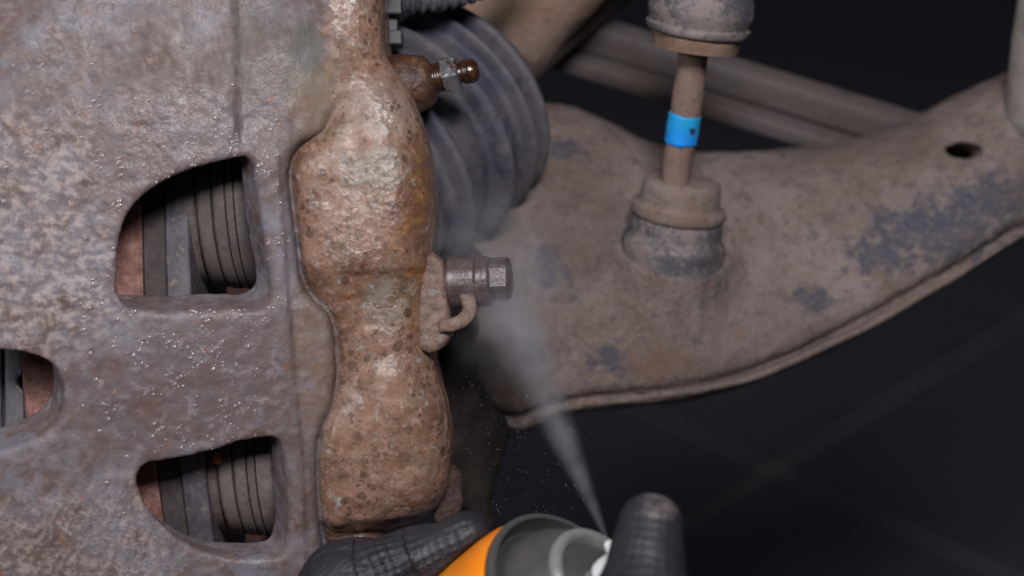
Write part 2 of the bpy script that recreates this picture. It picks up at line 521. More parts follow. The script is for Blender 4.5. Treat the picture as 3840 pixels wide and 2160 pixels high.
def mat_plate():
    t = NT('weathered_cast_plate')
    c = lambda px, py, z: P(px, py, z) - CB
    a = t.noise(0.022, 6, 0.6); b = t.noise(0.085, 7, 0.66, 0.3); m = t.noise(0.28, 5, 0.62); g = t.noise(0.55, 5, 0.68)
    k = t.mix(t.rng(a, 0.36, 0.62), srgb(114, 108, 115), srgb(100, 86, 84))
    k = t.mix(t.mul(t.rng(b, 0.47, 0.60), 0.85), k, srgb(98, 79, 73))
    k = t.mix(t.mul(t.rng(t.noise(0.06, 7, 0.68, 0.4, vec=t.vmath('ADD', t.mm, (0, 50, 20))), 0.52, 0.64), 0.75), k, srgb(116, 114, 126))
    k = t.mix(t.mul(t.rng(m, 0.52, 0.66), 0.45), k, srgb(130, 121, 123))
    k = t.mix(t.mul(t.rng(m, 0.46, 0.36), 0.5), k, srgb(82, 68, 68))
    grit = t.math('ADD', t.stain(c(120, 900, 28), (34, 42, 40), 0.6, 0.06), t.mul(t.stain(c(200, 2050, 26), (44, 22, 40), 0.6, 0.06), 0.7), clamp=True)
    grit = t.math('MAXIMUM', grit, t.mul(t.stain(c(700, 200, 25), (26, 16, 40), 0.6, 0.06), 0.45))
    gm_ = t.math('ADD', t.mul(m, 0.25), t.mul(g, 0.75))
    k = t.mix(t.mul(t.mul(t.rng(gm_, 0.44, 0.62), grit), 0.60), k, t.mix(a, srgb(184, 174, 176), srgb(186, 164, 146)))
    k = t.mix(t.mul(t.rng(g, 0.60, 0.72), 0.25), k, srgb(160, 155, 164))
    dk = t.stain(c(720, 470, 20), (28, 13, 30), 0.7, 0.08)
    dk = t.math('MAXIMUM', dk, t.stain(c(640, 1490, 20), (40, 17, 30), 0.8, 0.07))
    dk = t.math('MAXIMUM', dk, t.stain(c(570, 800, 20), (13, 34, 30), 0.8, 0.07))
    dk = t.math('MAXIMUM', dk, t.mul(t.stain(c(900, 1380, 16), (18, 22, 30), 0.8, 0.07), 0.8))
    k = t.mix(t.mul(dk, 0.8), k, t.mix(t.rng(b, 0.35, 0.65), srgb(98, 76, 70), srgb(100, 92, 98)))
    k = t.mix(t.mul(t.mul(dk, t.rng(m, 0.56, 0.66)), 0.6), k, srgb(132, 124, 130))
    gr = t.stain(c(1150, 240, 8), (8, 12, 25), 0.8, 0.12)
    gr = t.math('MAXIMUM', gr, t.mul(t.stain(c(980, 120, 8), (10, 20, 25), 0.7, 0.1), 0.5))
    k = t.mix(t.mul(gr, 0.6), k, srgb(88, 90, 84))
    k = t.mix(t.mul(t.stain(c(1180, 1300, 12), (7, 30, 25), 0.8, 0.12), 0.35), k, srgb(126, 104, 88))
    k = t.mix(t.mul(t.stain(c(1250, 380, 8), (12, 14, 25), 0.6, 0.1), 0.5), k, srgb(132, 112, 90))
    k = t.mix(t.mul(t.stain(c(1350, 90, 6), (11, 34, 30), 0.7, 0.12), 0.8), k, t.mix(t.rng(m, 0.4, 0.6), srgb(126, 96, 76), srgb(158, 130, 112)))
    k = t.mix(t.mul(t.rng(t.noise(0.20, 5, 0.6), 0.64, 0.72), 0.6), k, srgb(140, 86, 60))
    k = t.mix(t.rng(t.noise(0.30, 4, 0.55, vec=t.vmath('ADD', t.mm, (90, 0, 3))), 0.725, 0.75), k, srgb(186, 112, 66))
    n = t.bump(b, 0.6, 0.9); n = t.bump(m, 0.7, 0.4, n); n = t.bump(g, 0.6, 0.22, n)
    cn = t.bump(b, 0.8, 0.6); cn = t.bump(t.noise(0.75, 2, 0.5), 1.0, 0.32, cn)
    wet = t.rng(t.noise(0.045, 5, 0.6, vec=t.vmath('ADD', t.mm, (5, 60, 0))), 0.42, 0.58)
    wet = t.math('MAXIMUM', t.mul(wet, 0.7), dk)
    r = t.math('SUBTRACT', t.rng(g, 0.3, 0.7, 0.58, 0.8), t.mul(wet, 0.2))
    return t.done(k, r, n, spec=0.45, coat=t.mul(wet, 0.22), coat_rough=0.2, coat_n=cn)

def mat_housing():
    t = NT('rusty_cast_housing')
    c = lambda px, py, z: P(px, py, z) - CB
    a = t.noise(0.05, 6, 0.62); b = t.noise(0.20, 7, 0.68); m = t.noise(0.42, 5, 0.62); g = t.noise(0.9, 5, 0.7)
    k = t.mix(t.rng(a, 0.36, 0.64), srgb(148, 116, 99), srgb(122, 89, 71))
    k = t.mix(t.mul(t.rng(b, 0.50, 0.64), 0.8), k, srgb(96, 67, 52))
    k = t.mix(t.mul(t.rng(t.noise(0.09, 6, 0.66, vec=t.vmath('ADD', t.mm, (40, 7, 0))), 0.52, 0.63), 0.5), k, srgb(116, 104, 84))
    k = t.mix(t.mul(t.rng(m, 0.52, 0.66), 0.40), k, srgb(176, 148, 131))
    k = t.mix(t.mul(t.rng(g, 0.44, 0.32), 0.5), k, srgb(88, 62, 48))
    # coloured, soaked zones
    sk = t.stain(c(1575, 770, 2), (11, 19, 22), 0.6, 0.13)
    sk = t.math('MAXIMUM', sk, t.mul(t.stain(c(1440, 680, 8), (11, 9, 22), 0.7, 0.13), 0.8))
    k = t.mix(t.mul(sk, 0.85), k, t.ramp(t.noise(0.24, 6, 0.68), [(0.32, srgb(84, 48, 54)), (0.44, srgb(112, 66, 56)), (0.52, srgb(108, 82, 48)), (0.60, srgb(142, 92, 50)), (0.70, srgb(150, 140, 128))]))
    yl = t.stain(c(1565, 1110, -2), (9, 11, 20), 0.6, 0.16)
    k = t.mix(t.mul(yl, 0.9), k, t.ramp(t.noise(0.33, 6, 0.66), [(0.3, srgb(66, 42, 24)), (0.45, srgb(124, 76, 32)), (0.58, srgb(156, 104, 46)), (0.7, srgb(128, 128, 122))]))
    ol = t.math('MAXIMUM', t.stain(c(1400, 640, 8), (11, 7, 20), 0.7, 0.14), t.stain(c(1470, 1130, 0), (9, 10, 20), 0.7, 0.14))
    k = t.mix(t.mul(ol, 0.65), k, t.mix(t.rng(b, 0.4, 0.6), srgb(92, 84, 66), srgb(146, 140, 132)))
    tp = t.stain(c(1420, 400, 4), (14, 10, 24), 0.6, 0.1)
    k = t.mix(t.mul(tp, 0.5), k, srgb(146, 134, 124))
    gt = t.stain(c(1170, 230, 6), (10, 12, 25), 0.7, 0.12)
    k = t.mix(t.mul(gt, 0.6), k, srgb(92, 92, 84))
    lw = t.math('MAXIMUM', t.stain(c(1350, 2060, -6), (24, 9, 30), 0.6, 0.12), t.mul(t.stain(c(1630, 1800, -20), (10, 20, 20), 0.6, 0.12), 0.7))
    k = t.mix(t.mul(lw, 0.75), k, srgb(88, 64, 53))
    k = t.mix(t.mul(t.rng(t.noise(0.24, 5, 0.62, vec=t.vmath('ADD', t.mm, (0, 33, 9))), 0.64, 0.72), 0.6), k, srgb(170, 102, 60))
    k = t.mix(t.mul(t.rng(t.noise(0.27, 6, 0.64, vec=t.vmath('ADD', t.mm, (17, 3, 9))), 0.60, 0.67), 0.7), k, srgb(150, 152, 150))
    # splashes: dark soaked spots
    spots = None
    for sc, off, th, den in ((0.24, (0, 0, 0), 0.31, 0.46), (0.42, (31, 5, 2), 0.32, 0.58), (0.85, (3, 71, 8), 0.30, 0.56)):
        v = t.vmath('ADD', t.vmath('ADD', t.mm, off), t.vmath('SCALE', t.noise(0.6, 3, 0.55, color=True), scale=1.2))
        d = t.voro(sc, v); cc = t.voro(sc, v, out='Color')
        pick = t.rng(t.vmath('DOT_PRODUCT', cc, (0.6, 0.3, 0.1)), den, den + 0.04)
        sz = t.math('MULTIPLY_ADD', t.vmath('DOT_PRODUCT', cc, (0.1, 0.2, 0.7)), 0.26, th - 0.16)
        q = t.mul(t.rng(t.math('SUBTRACT', d, sz), 0.04, -0.03), pick)
        spots = q if spots is None else t.math('MAXIMUM', spots, q)
    area = t.rng(t.noise(0.08, 4, 0.6, vec=t.vmath('ADD', t.mm, (9, 9, 44))), 0.44, 0.56)
    spots = t.mul(spots, area)
    k = t.mix(t.mul(spots, t.rng(g, 0.3, 0.6, 0.6, 0.85)), k, srgb(74, 52, 40), 'MIX')
    n = t.bump(b, 0.7, 0.9); n = t.bump(m, 0.8, 0.5, n); n = t.bump(g, 0.7, 0.3, n)
    cn = t.bump(b, 0.8, 0.6); cn = t.bump(t.noise(0.72, 2, 0.5), 1.0, 0.30, cn)
    wet = t.rng(t.noise(0.07, 5, 0.6, vec=t.vmath('ADD', t.mm, (25, 60, 0))), 0.42, 0.56)
    wet = t.math('MAXIMUM', t.math('MAXIMUM', sk, yl), t.math('MAXIMUM', wet, t.mul(ol, 0.9)))
    r = t.math('SUBTRACT', t.rng(b, 0.3, 0.7, 0.58, 0.76), t.mul(wet, 0.28))
    return t.done(k, r, n, spec=0.5, coat=t.math('MULTIPLY_ADD', wet, 0.95, 0.05), coat_rough=0.09, coat_n=cn)
M_PLATE, M_HOUSE = mat_plate(), mat_housing()
v_, q_, n_ = split(fp)
bridge = obj('bridge', v_, q_, M_PLATE, caliper, normals=n_)
tag(bridge, 'flat bridge of the caliper with the cut-out windows')
front_pts = v_[(n_[:, 2] > 0.75) & (v_[:, 2] > 0)]
v_, q_, n_ = split(~fp)
housing = obj('cylinder_housing', v_, q_, M_HOUSE, caliper, normals=n_)
tag(housing, 'spotted brown piston housing with two bulges')
hfront = v_[(n_[:, 2] > 0.5) & (v_[:, 0] > -62) & (v_[:, 2] > -15)]
del X, Y, Z, D, plate, house, q0, q1, t

# ---- wet droplets on the bridge
def droplets(name, pts, n, clusters, spread, rmin, rmax, mat, label, sharp=2.2):
    bm = bmesh.new(); bmesh.ops.create_icosphere(bm, subdivisions=2, radius=1.0)
    sv = np.array([v.co[:] for v in bm.verts]); sf = np.array([[v.index for v in f.verts] for f in bm.faces]); bm.free()
    cen = np.array(clusters)
    V, F = [], []; k = 0
    pick = pts[rng.integers(0, len(pts), n * 12)]
    w = np.zeros(len(pick))
    for cx, cy, rad, wt in cen:
        w = np.maximum(w, wt * np.exp(-(((pick[:, 0] - cx) ** 2 + (pick[:, 1] - cy) ** 2) / rad ** 2)))
    clump = np.clip(vnoise(pick, 3.5, 4) * 1.6 + 0.1, 0, 1)
    sel = pick[rng.random(len(pick)) < w * clump][:n]
    for p in sel:
        r = rmin + (rmax - rmin) * rng.random() ** sharp
        V.append(p + sv * np.array((r, r, r * 0.26)) + rng.normal(0, 0.15, 3) * np.array((1, 1, 0))); F.append(sf + k); k += len(sv)
    o = obj(name, np.concatenate(V), np.concatenate(F), mat, base=CB)
    tag(o, label, 'droplets', kind='stuff')
    return o
def mat_drop():
    t = NT('wet_droplet')
    return t.done(srgb(128, 116, 118), 0.06, spec=1.0)
M_DROP = mat_drop()
def CL(px, py, z, rad, w): p = P(px, py, z); return (p[0], p[1], rad, w)
droplets('solvent_droplets', front_pts, 1500, [CL(760, 480, 20, 9, .9), CL(880, 560, 18, 9, 1), CL(620, 560, 22, 12, .8), CL(480, 560, 24, 14, .5), CL(420, 800, 24, 10, .5),
          CL(1010, 620, 14, 6, 1), CL(1020, 900, 14, 5, 1), CL(1000, 1160, 14, 6, .9), CL(700, 1220, 20, 14, .9), CL(600, 1350, 20, 15, .7), CL(560, 1560, 20, 13, .8),
          CL(760, 1520, 18, 10, .8), CL(250, 500, 28, 16, .4), CL(450, 1130, 24, 8, .6)], 9, 0.22, 0.72, M_DROP,
          'tiny glistening solvent droplets beaded on the flat caliper bridge')

# ---- bleeder boss and screw
def mat_rust(name, cols, scale=1.0, rough=(0.35, 0.7), bumpd=0.4, spec=0.5, metal=0.0, sp=None):
    t = NT(name)
    b = t.noise(0.22 * scale, 6, 0.68); g = t.noise(0.9 * scale, 5, 0.7)
    k = t.ramp(t.math('ADD', t.mul(b, 0.7), t.mul(g, 0.3)), [(0.32, cols[0]), (0.45, cols[1]), (0.55, cols[2]), (0.68, cols[3])])
    if sp: k = t.mix(t.mul(t.rng(t.noise(0.35 * scale, 5, 0.65, vec=t.vmath('ADD', t.mm, (7, 31, 2))), 0.58, 0.63), 0.85), k, sp)
    n = t.bump(b, 0.6, bumpd * 2); n = t.bump(g, 0.7, bumpd, n)
    return t.done(k, t.rng(g, 0.35, 0.65, *rough), n, spec=spec, metal=metal)
M_BOSS = mat_rust('oily_rusted_boss', [srgb(38, 27, 27), srgb(64, 44, 39), srgb(86, 60, 44), srgb(122, 86, 54)], 1.0, (0.24, 0.5), 0.4)
M_SCREW = mat_rust('oily_rusted_screw', [srgb(28, 17, 12), srgb(46, 29, 19), srgb(64, 40, 25), srgb(88, 56, 36)], 1.6, (0.10, 0.28), 0.12, 0.7)
def mat_bare():
    t = NT('bare_wet_steel')
    e = t.noise(0.35, 6, 0.7, 0.6)
    m = t.rng(e, 0.40, 0.47)
    k = t.mix(m, srgb(58, 36, 24), srgb(166, 166, 174))
    n = t.bump(e, 0.5, 0.35); n = t.bump(t.noise(1.4, 4, 0.6), 0.4, 0.1, n)
    return t.done(k, t.rng(m, 0, 1, 0.28, 0.24), n, metal=t.mul(m, 0.85), spec=0.6)
M_BARE = mat_bare()

BZ = -12.0
Xb = grid((-40, 48, -32), (-18, 72, 8), 0.4)
p1, p2 = P(1395, 330, -22), P(1470, 300, BZ)
ax = np.array((0.975, 0.19, 0.10)); ax /= np.linalg.norm(ax)
e1 = P(1618, 299, BZ); s0 = P(1520, 320, BZ)
d = capsule(*Xb, p1, s0, 9.2, 8.2)
rel = [Xb[i] - e1[i] for i in range(3)]
al = rel[0] * ax[0] + rel[1] * ax[1] + rel[2] * ax[2]
rad = np.sqrt(np.maximum(rel[0] ** 2 + rel[1] ** 2 + rel[2] ** 2 - al ** 2, 0))
rprof = 6.8 + 1.0 * sstep(-3, -9, al)
cyl = smax(rad - rprof, np.maximum(al - 0.0, -16 - al), 2.6)
d = smin(d, cyl, 4.0)
Vb, Qb = surface_nets(d.astype(np.float32), (-40, 48, -32), 0.4)
Nb = vnormals(Vb, Qb)
Vb = Vb + Nb * (0.28 * fnoise(Vb, 4, 3, 3) + 0.35 * np.abs(vnoise(Vb, 7, 8)))[:, None]
obj('bleeder_boss', Vb, Qb, M_BOSS, caliper)
S0 = P(1622, 296, BZ) - ax * 1.0
prof = [(-3, 4.0), (0, 4.1), (0.6, 4.5)]
for k in range(4): prof += [(0.8 + k * 0.75, 4.5), (1.15 + k * 0.75, 3.95), (1.4 + k * 0.75, 4.5)]
prof += [(4.2, 4.6)]
v, f = lathe(S0, ax, prof, 36, 0.10)
screw = obj('bleeder_screw', v, f, M_SCREW, caliper)
prof = [(4.05, 4.4), (4.3, 5.3), (5.0, 5.55), (8.6, 5.45), (9.0, 4.9), (9.1, 3.2)]
a_, u_, w_ = frame_for(ax)
def hexprism(orig, ax, prof, rot=0.2, chip=0.0):
    V, F = [], []
    a, u, w = frame_for(ax); n = 36
    for s, r in prof:
        for i in range(n):
            tt = 2 * math.pi * i / n
            ph = (tt + rot) % (math.pi / 3) - math.pi / 6
            rr_ = r * min(0.985, math.cos(math.pi / 6) / math.cos(ph)) / 0.93
            V.append(orig + a * s + (u * math.cos(tt) + w * math.sin(tt)) * rr_)
    for k in range(len(prof) - 1):
        for i in range(n):
            j = (i + 1) % n; F.append((k * n + i, k * n + j, (k + 1) * n + j, (k + 1) * n + i))
    F.append(tuple(range(n))[::-1]); F.append(tuple((len(prof) - 1) * n + i for i in range(n)))
    V = np.array(V)
    if chip:
        c = orig + np.outer((V - orig) @ a, a); dd = V - c; L = np.linalg.norm(dd, axis=1, keepdims=True)
        V = V + dd / L * (chip * fnoise(V, 1.6, 6, 2))[:, None]
    return V, F
v, f = hexprism(S0, ax, dense(prof, 0.5), 0.35, 0.22)
o = obj('hex_collar', v, f, M_BARE, screw); autosmooth(o, 28); tag(o, 'hex collar of the bleeder screw with bright bare metal scrapes')
prof = [(8.9, 3.0), (9.9, 2.9), (10.1, 3.3), (10.5, 3.55), (11.7, 3.6), (11.85, 3.3), (12.0, 3.65), (13.2, 3.5), (14.3, 2.9), (14.8, 2.2), (14.9, 1.0)]
v, f = lathe(S0, ax, prof, 32, 0.08)
o = obj('nipple', v, f, M_SCREW, screw); autosmooth(o, 50)

# ---- guide lug, guide pin, clip
M_LUG = mat_rust('flaky_rust_lug', [srgb(74, 50, 50), srgb(106, 82, 72), srgb(128, 104, 92), srgb(146, 126, 114)], 1.3, (0.35, 0.6), 0.4, sp=srgb(120, 120, 122))
M_PIN = mat_rust('oiled_brown_steel', [srgb(56, 44, 44), srgb(76, 62, 61), srgb(90, 77, 77), srgb(108, 96, 95)], 0.9, (0.16, 0.36), 0.26, 0.8)
lug_px = [(1570, 985), (1600, 950), (1632, 952), (1662, 978), (1674, 1020), (1683, 1100), (1689, 1180), (1695, 1235), (1690, 1268), (1668, 1298), (1640, 1316), (1600, 1316), (1572, 1270)]
lp = [P(x, y, -6)[:2] for x, y in lug_px]
LUG = Poly(lp, (-40, -30), (0, 20), 0.3)
Xl = grid((-28, -22, -24), (-14, 14, 6), 0.4)
dl = LUG(Xl[0], Xl[1])
q0, q1 = dl + 2.2, np.abs(Xl[2] + 9.5) - 10.5 + 2.2
d = np.sqrt(np.maximum(q0, 0) ** 2 + np.maximum(q1, 0) ** 2) + np.minimum(np.maximum(q0, q1), 0) - 2.2
Vl, Ql = surface_nets(d.astype(np.float32), (-28, -22, -24), 0.4)
Nl = vnormals(Vl, Ql); Vl = Vl + Nl * (0.25 * fnoise(Vl, 4, 2, 3))[:, None]
obj('guide_lug', Vl, Ql, M_LUG, caliper)
gax = np.array((1.0, 0.045, 0.12)); gax /= np.linalg.norm(gax)
G0 = P(1680, 1060, -7)
gp = obj('guide_pin', *lathe(G0, gax, dense([(-0.6, 6.2), (0.2, 7.2), (0.8, 7.9), (1.5, 7.6), (8.0, 7.55), (8.6, 7.3), (8.8, 6.8)], 1.0), 48, 0.10), M_PIN, caliper)
o = obj('collar', *lathe(G0, gax, [(8.5, 6.4), (8.7, 7.3), (9.2, 7.55), (9.6, 7.3), (9.9, 7.45), (10.3, 7.2), (10.6, 7.35), (11.6, 7.1), (12.4, 7.0), (12.9, 6.2)], 48, 0.06), M_PIN, gp)
v, f = hexprism(G0 + np.array((0, 0.45, 0)), gax, dense([(12.3, 5.6), (12.6, 6.1), (17.6, 6.1), (18.4, 5.5), (18.7, 4.2)], 0.8), 0.62 + math.pi / 6, 0.03)
o = obj('bolt_head', v, f, M_PIN, gp); autosmooth(o, 26); tag(o, 'hexagonal bolt head wet with spray')
path = catmull([P(1668, 1218, -1), P(1705, 1214, 0), P(1736, 1200, 0), P(1756, 1174, -1), P(1760, 1146, -2), P(1752, 1120, -5)], 8, closed=False)
def strap(path, hw, hd, ch=0.5):
    V, F = [], []
    sec = [(-hw + ch, -hd), (hw - ch, -hd), (hw, -hd + ch), (hw, hd - ch), (hw - ch, hd), (-hw + ch, hd), (-hw, hd - ch), (-hw, -hd + ch)]
    for k, p in enumerate(path):
        tt = path[min(k + 1, len(path) - 1)] - path[max(k - 1, 0)]; tt = tt / np.linalg.norm(tt)
        zz = np.array((0, 0, 1.0)); zz -= tt * (zz @ tt); zz /= np.linalg.norm(zz); nn = np.cross(zz, tt)
        for a, b in sec: V.append(p + nn * a + zz * b)
    for k in range(len(path) - 1):
        for i in range(8):
            j = (i + 1) % 8; F.append((k * 8 + i, k * 8 + j, (k + 1) * 8 + j, (k + 1) * 8 + i))
    F.append(tuple(range(8))[::-1]); F.append(tuple((len(path) - 1) * 8 + i for i in range(8)))
    return np.array(V), F
v, f = strap(path, 2.0, 4.2)
v = v + (0.14 * fnoise(v, 3, 2, 2))[:, None]
obj('retaining_clip', v, f, M_LUG, caliper)
# flap behind the lower bore
ear_px = [(1650, 1752), (1690, 1744), (1716, 1760), (1730, 1775), (1734, 1830), (1737, 1880), (1724, 1915), (1706, 1930), (1660, 1950), (1630, 1930)]
EAR = Poly([P(x, y, -20)[:2] for x, y in ear_px], (-40, -80), (0, -40), 0.3, 4)
Xe = grid((-26, -70, -30), (-8, -46, -9), 0.4)
de = EAR(Xe[0], Xe[1]); q0, q1 = de + 1.2, np.abs(Xe[2] + 19 + 0.25 * (Xe[0] + 18)) - 5 + 1.2
d = np.sqrt(np.maximum(q0, 0) ** 2 + np.maximum(q1, 0) ** 2) + np.minimum(np.maximum(q0, q1), 0) - 1.2
Ve, Qe = surface_nets(d.astype(np.float32), (-26, -70, -30), 0.4)
Ne = vnormals(Ve, Qe); Ve = Ve + Ne * (0.3 * fnoise(Ve, 3, 2, 3))[:, None]
M_EAR = mat_rust('coarse_dark_rust', [srgb(48, 37, 34), srgb(68, 53, 48), srgb(84, 67, 61), srgb(100, 82, 75)], 1.3, (0.7, 0.9), 0.5, 0.3)
obj('mounting_ear', Ve, Qe, M_EAR, caliper)

# ---- piston boots seen through the windows
def mat_rubber(name, c0, c1, dust, rough=0.6, amt=0.5, sc=1.0):
    t = NT(name)
    a = t.noise(0.06 * sc, 6, 0.65); g = t.noise(0.6 * sc, 5, 0.7)
    k = t.mix(a, c0, c1)
    k = t.mix(t.mul(t.rng(t.math('ADD', t.mul(a, 0.6), t.mul(g, 0.4)), 0.44, 0.56), amt), k, dust)
    return t.done(k, rough, t.bump(g, 0.35, 0.15), spec=0.35)
M_PBOOT = mat_rubber('piston_boot_rubber', srgb(88, 80, 80), srgb(112, 102, 100), srgb(132, 120, 116), 0.6, 0.55)
tilt = math.radians(4.0)
pax = np.array((math.cos(tilt), math.sin(tilt), 0.0))
for (px0, cy, R) in ((742, 790, 24.5), (815, 1725, 23.5)):
    c = P(px0, cy, -29.5)
    prof = [(-3.0, R - 5), (-2.6, R - 2.2), (2.6, R - 2.0), (3.4, R - 3.4), (3.6, R - 1.6), (4.4, R - 0.9), (7.8, R - 0.7), (8.2, R - 2.4), (8.4, R - 0.9), (9.0, R - 0.3),
            (12.0, R + 0.1), (12.4, R - 1.8), (12.6, R - 0.1), (14.6, R + 0.5), (15.0, R - 1.4), (15.2, R + 0.4), (22, R + 0.8), (24, R - 4)]
    o = obj('piston_boot', *lathe(c, pax, dense(prof, 0.7), 72, 0.0), M_PBOOT, caliper); autosmooth(o, 50)
    prof = [(-2.2, R - 3.2), (-2.2, R - 2.3), (-0.4, R - 2.1), (-0.4, R - 3.2)]
    r_ = obj('retaining_ring', *lathe(c, pax, prof, 72), M_PIN, o); autosmooth(r_, 30)
M_CRUMB = mat_rust('orange_rust_flake', [srgb(120, 70, 40), srgb(176, 108, 60), srgb(206, 140, 84), srgb(220, 160, 110)], 2, (0.6, 0.9), 0.2)
v, f = lathe(P(812, 1716, -7.0), (0.3, -1, 0.2), [(-1.8, 0.5), (-1.0, 1.3), (0.4, 1.5), (1.4, 1.2), (2.0, 0.4)], 10, 0.5)
o = obj('rust_flake', v, f, M_CRUMB, base=P(812, 1716, -7)); tag(o, 'small orange rust flake on the ribbed boot in the lower window', 'rust flake')

# ================================================================== brake disc and pads
M_DISC = mat_rust('rusty_disc_rim', [srgb(98, 66, 60), srgb(126, 88, 80), srgb(150, 112, 103), srgb(176, 140, 130)], 1.2, (0.55, 0.8), 0.3, 0.35)
M_PAD = mat_rust('pad_friction', [srgb(66, 59, 60), srgb(78, 70, 70), srgb(88, 80, 79), srgb(98, 90, 88)], 1.0, (0.7, 0.9), 0.15, 0.25)
M_PADPL = mat_rust('pad_backing_steel', [srgb(66, 63, 70), srgb(82, 78, 86), srgb(94, 90, 98), srgb(112, 106, 112)], 0.8, (0.35, 0.6), 0.12, 0.5, sp=srgb(134, 116, 104))
RD = 150.0
YD = P(330, 1400, 0)[1]
def px_x(px, z): return (px - 1920) / PXMM * (DIST - z) / DIST
x_l, x_r = px_x(92, -4), px_x(560, -4)
centre = np.array(((x_l + x_r) / 2, YD, -0.8 - RD))
w2 = (x_r - x_l) / 2
disc_base = centre - np.array((0, RD, 0))
disc = thing('brake_disc', disc_base, 'vented brake disc with a pinkish rusty rim behind the caliper windows', 'brake disc')
for nm, s0, s1 in (('outboard_plate', -w2, -w2 + 11), ('inboard_plate', w2 - 11, w2)):
    prof = [(s0, 90), (s0, RD - 0.8), (s0 + 0.8, RD), (s1 - 0.8, RD), (s1, RD - 0.8), (s1, 90), (s0, 90)]
    v, f = lathe(centre, pax, dense(prof, 6), 220, 0.0, cap=False)
    o = obj(nm, v, f, M_DISC, disc); autosmooth(o, 40)
v, f = lathe(centre, pax, [(-w2 + 8, 90), (-w2 + 8, RD - 12), (w2 - 8, RD - 12), (w2 - 8, 90), (-w2 + 8, 90)], 120, cap=False)
o = obj('vane_core', v, f, M_DISC, disc); autosmooth(o, 40)

def arc_box(c, axis, s0, s1, r0, r1, a0, a1, n=40, ch=0.5):
    a, u, w = frame_for(axis, (0, 0, 1))
    sec = [(s0, r0), (s1, r0), (s1, r1 - ch), (s1 - ch, r1), (s0 + ch, r1), (s0, r1 - ch)]
    V, F = [], []; m = len(sec)
    for k in range(n + 1):
        t_ = math.radians(a0 + (a1 - a0) * k / n)
        rad_ = np.array((0, math.sin(t_), math.cos(t_))); rad_ = rad_ - a * (rad_ @ a)
        for ss_, rr_ in sec: V.append(c + a * ss_ + rad_ * rr_)
    for k in range(n):
        for i in range(m):
            q = (i + 1) % m; F.append((k * m + i, k * m + q, (k + 1) * m + q, (k + 1) * m + i))
    F.append(tuple(range(m))[::-1]); F.append(tuple(n * m + i for i in range(m)))
    return np.array(V), F
# inner pad: lining against the disc, backing plate against the pistons
pad1 = thing('brake_pad', centre + np.array((w2 + 6, -70, 118)), 'inner brake pad with grey backing plate between rusty disc and ribbed boots', 'brake pad')
v, f = arc_box(centre, pax, w2 + 0.15, w2 + 6.9, RD - 58, RD - 0.9, -34, 36); o = obj('friction_lining', v, f, M_PAD, pad1); autosmooth(o, 25)
v, f = arc_box(centre, pax, w2 + 7.0, w2 + 14.0, RD - 62, RD + 0.6, -36, 38); o = obj('backing_plate', v, f, M_PADPL, pad1); autosmooth(o, 25)
# outer pad at the far left, with a round notch
xo0, xo1 = px_x(-230, -2), px_x(92, -2)
Xo = grid((xo0 - 2, -75, -30), (xo1 + 2, 50, 2), 0.8)
nc = P(112, 1432, 0)
d = np.maximum.reduce([np.abs(Xo[0] - (xo0 + xo1) / 2) - (xo1 - xo0) / 2 - 0.0 + 1.0, np.abs(Xo[1] + 12) - 60, np.abs(Xo[2] + 15) - 13]) - 1.0
notch = np.sqrt((Xo[0] - nc[0]) ** 2 * 0.8 + (Xo[1] - nc[1]) ** 2 * 2.0) - 3.6
d = smax(d, -np.maximum(notch, -12 - Xo[2]), 0.6)
groove = np.maximum(np.abs(Xo[0] - px_x(12, -2)) - 0.5, -4.0 - Xo[2]); d = np.maximum(d, -groove)
Vo, Qo = surface_nets(d.astype(np.float32), (xo0 - 2, -75, -30), 0.8)
pad2 = thing('brake_pad', np.array((xo1 - 10, -75, -15)), 'outer brake pad edge with dark notch seen in the half-round cut-out', 'brake pad')
obj('backing_plate', Vo, Qo, M_PADPL, pad2)

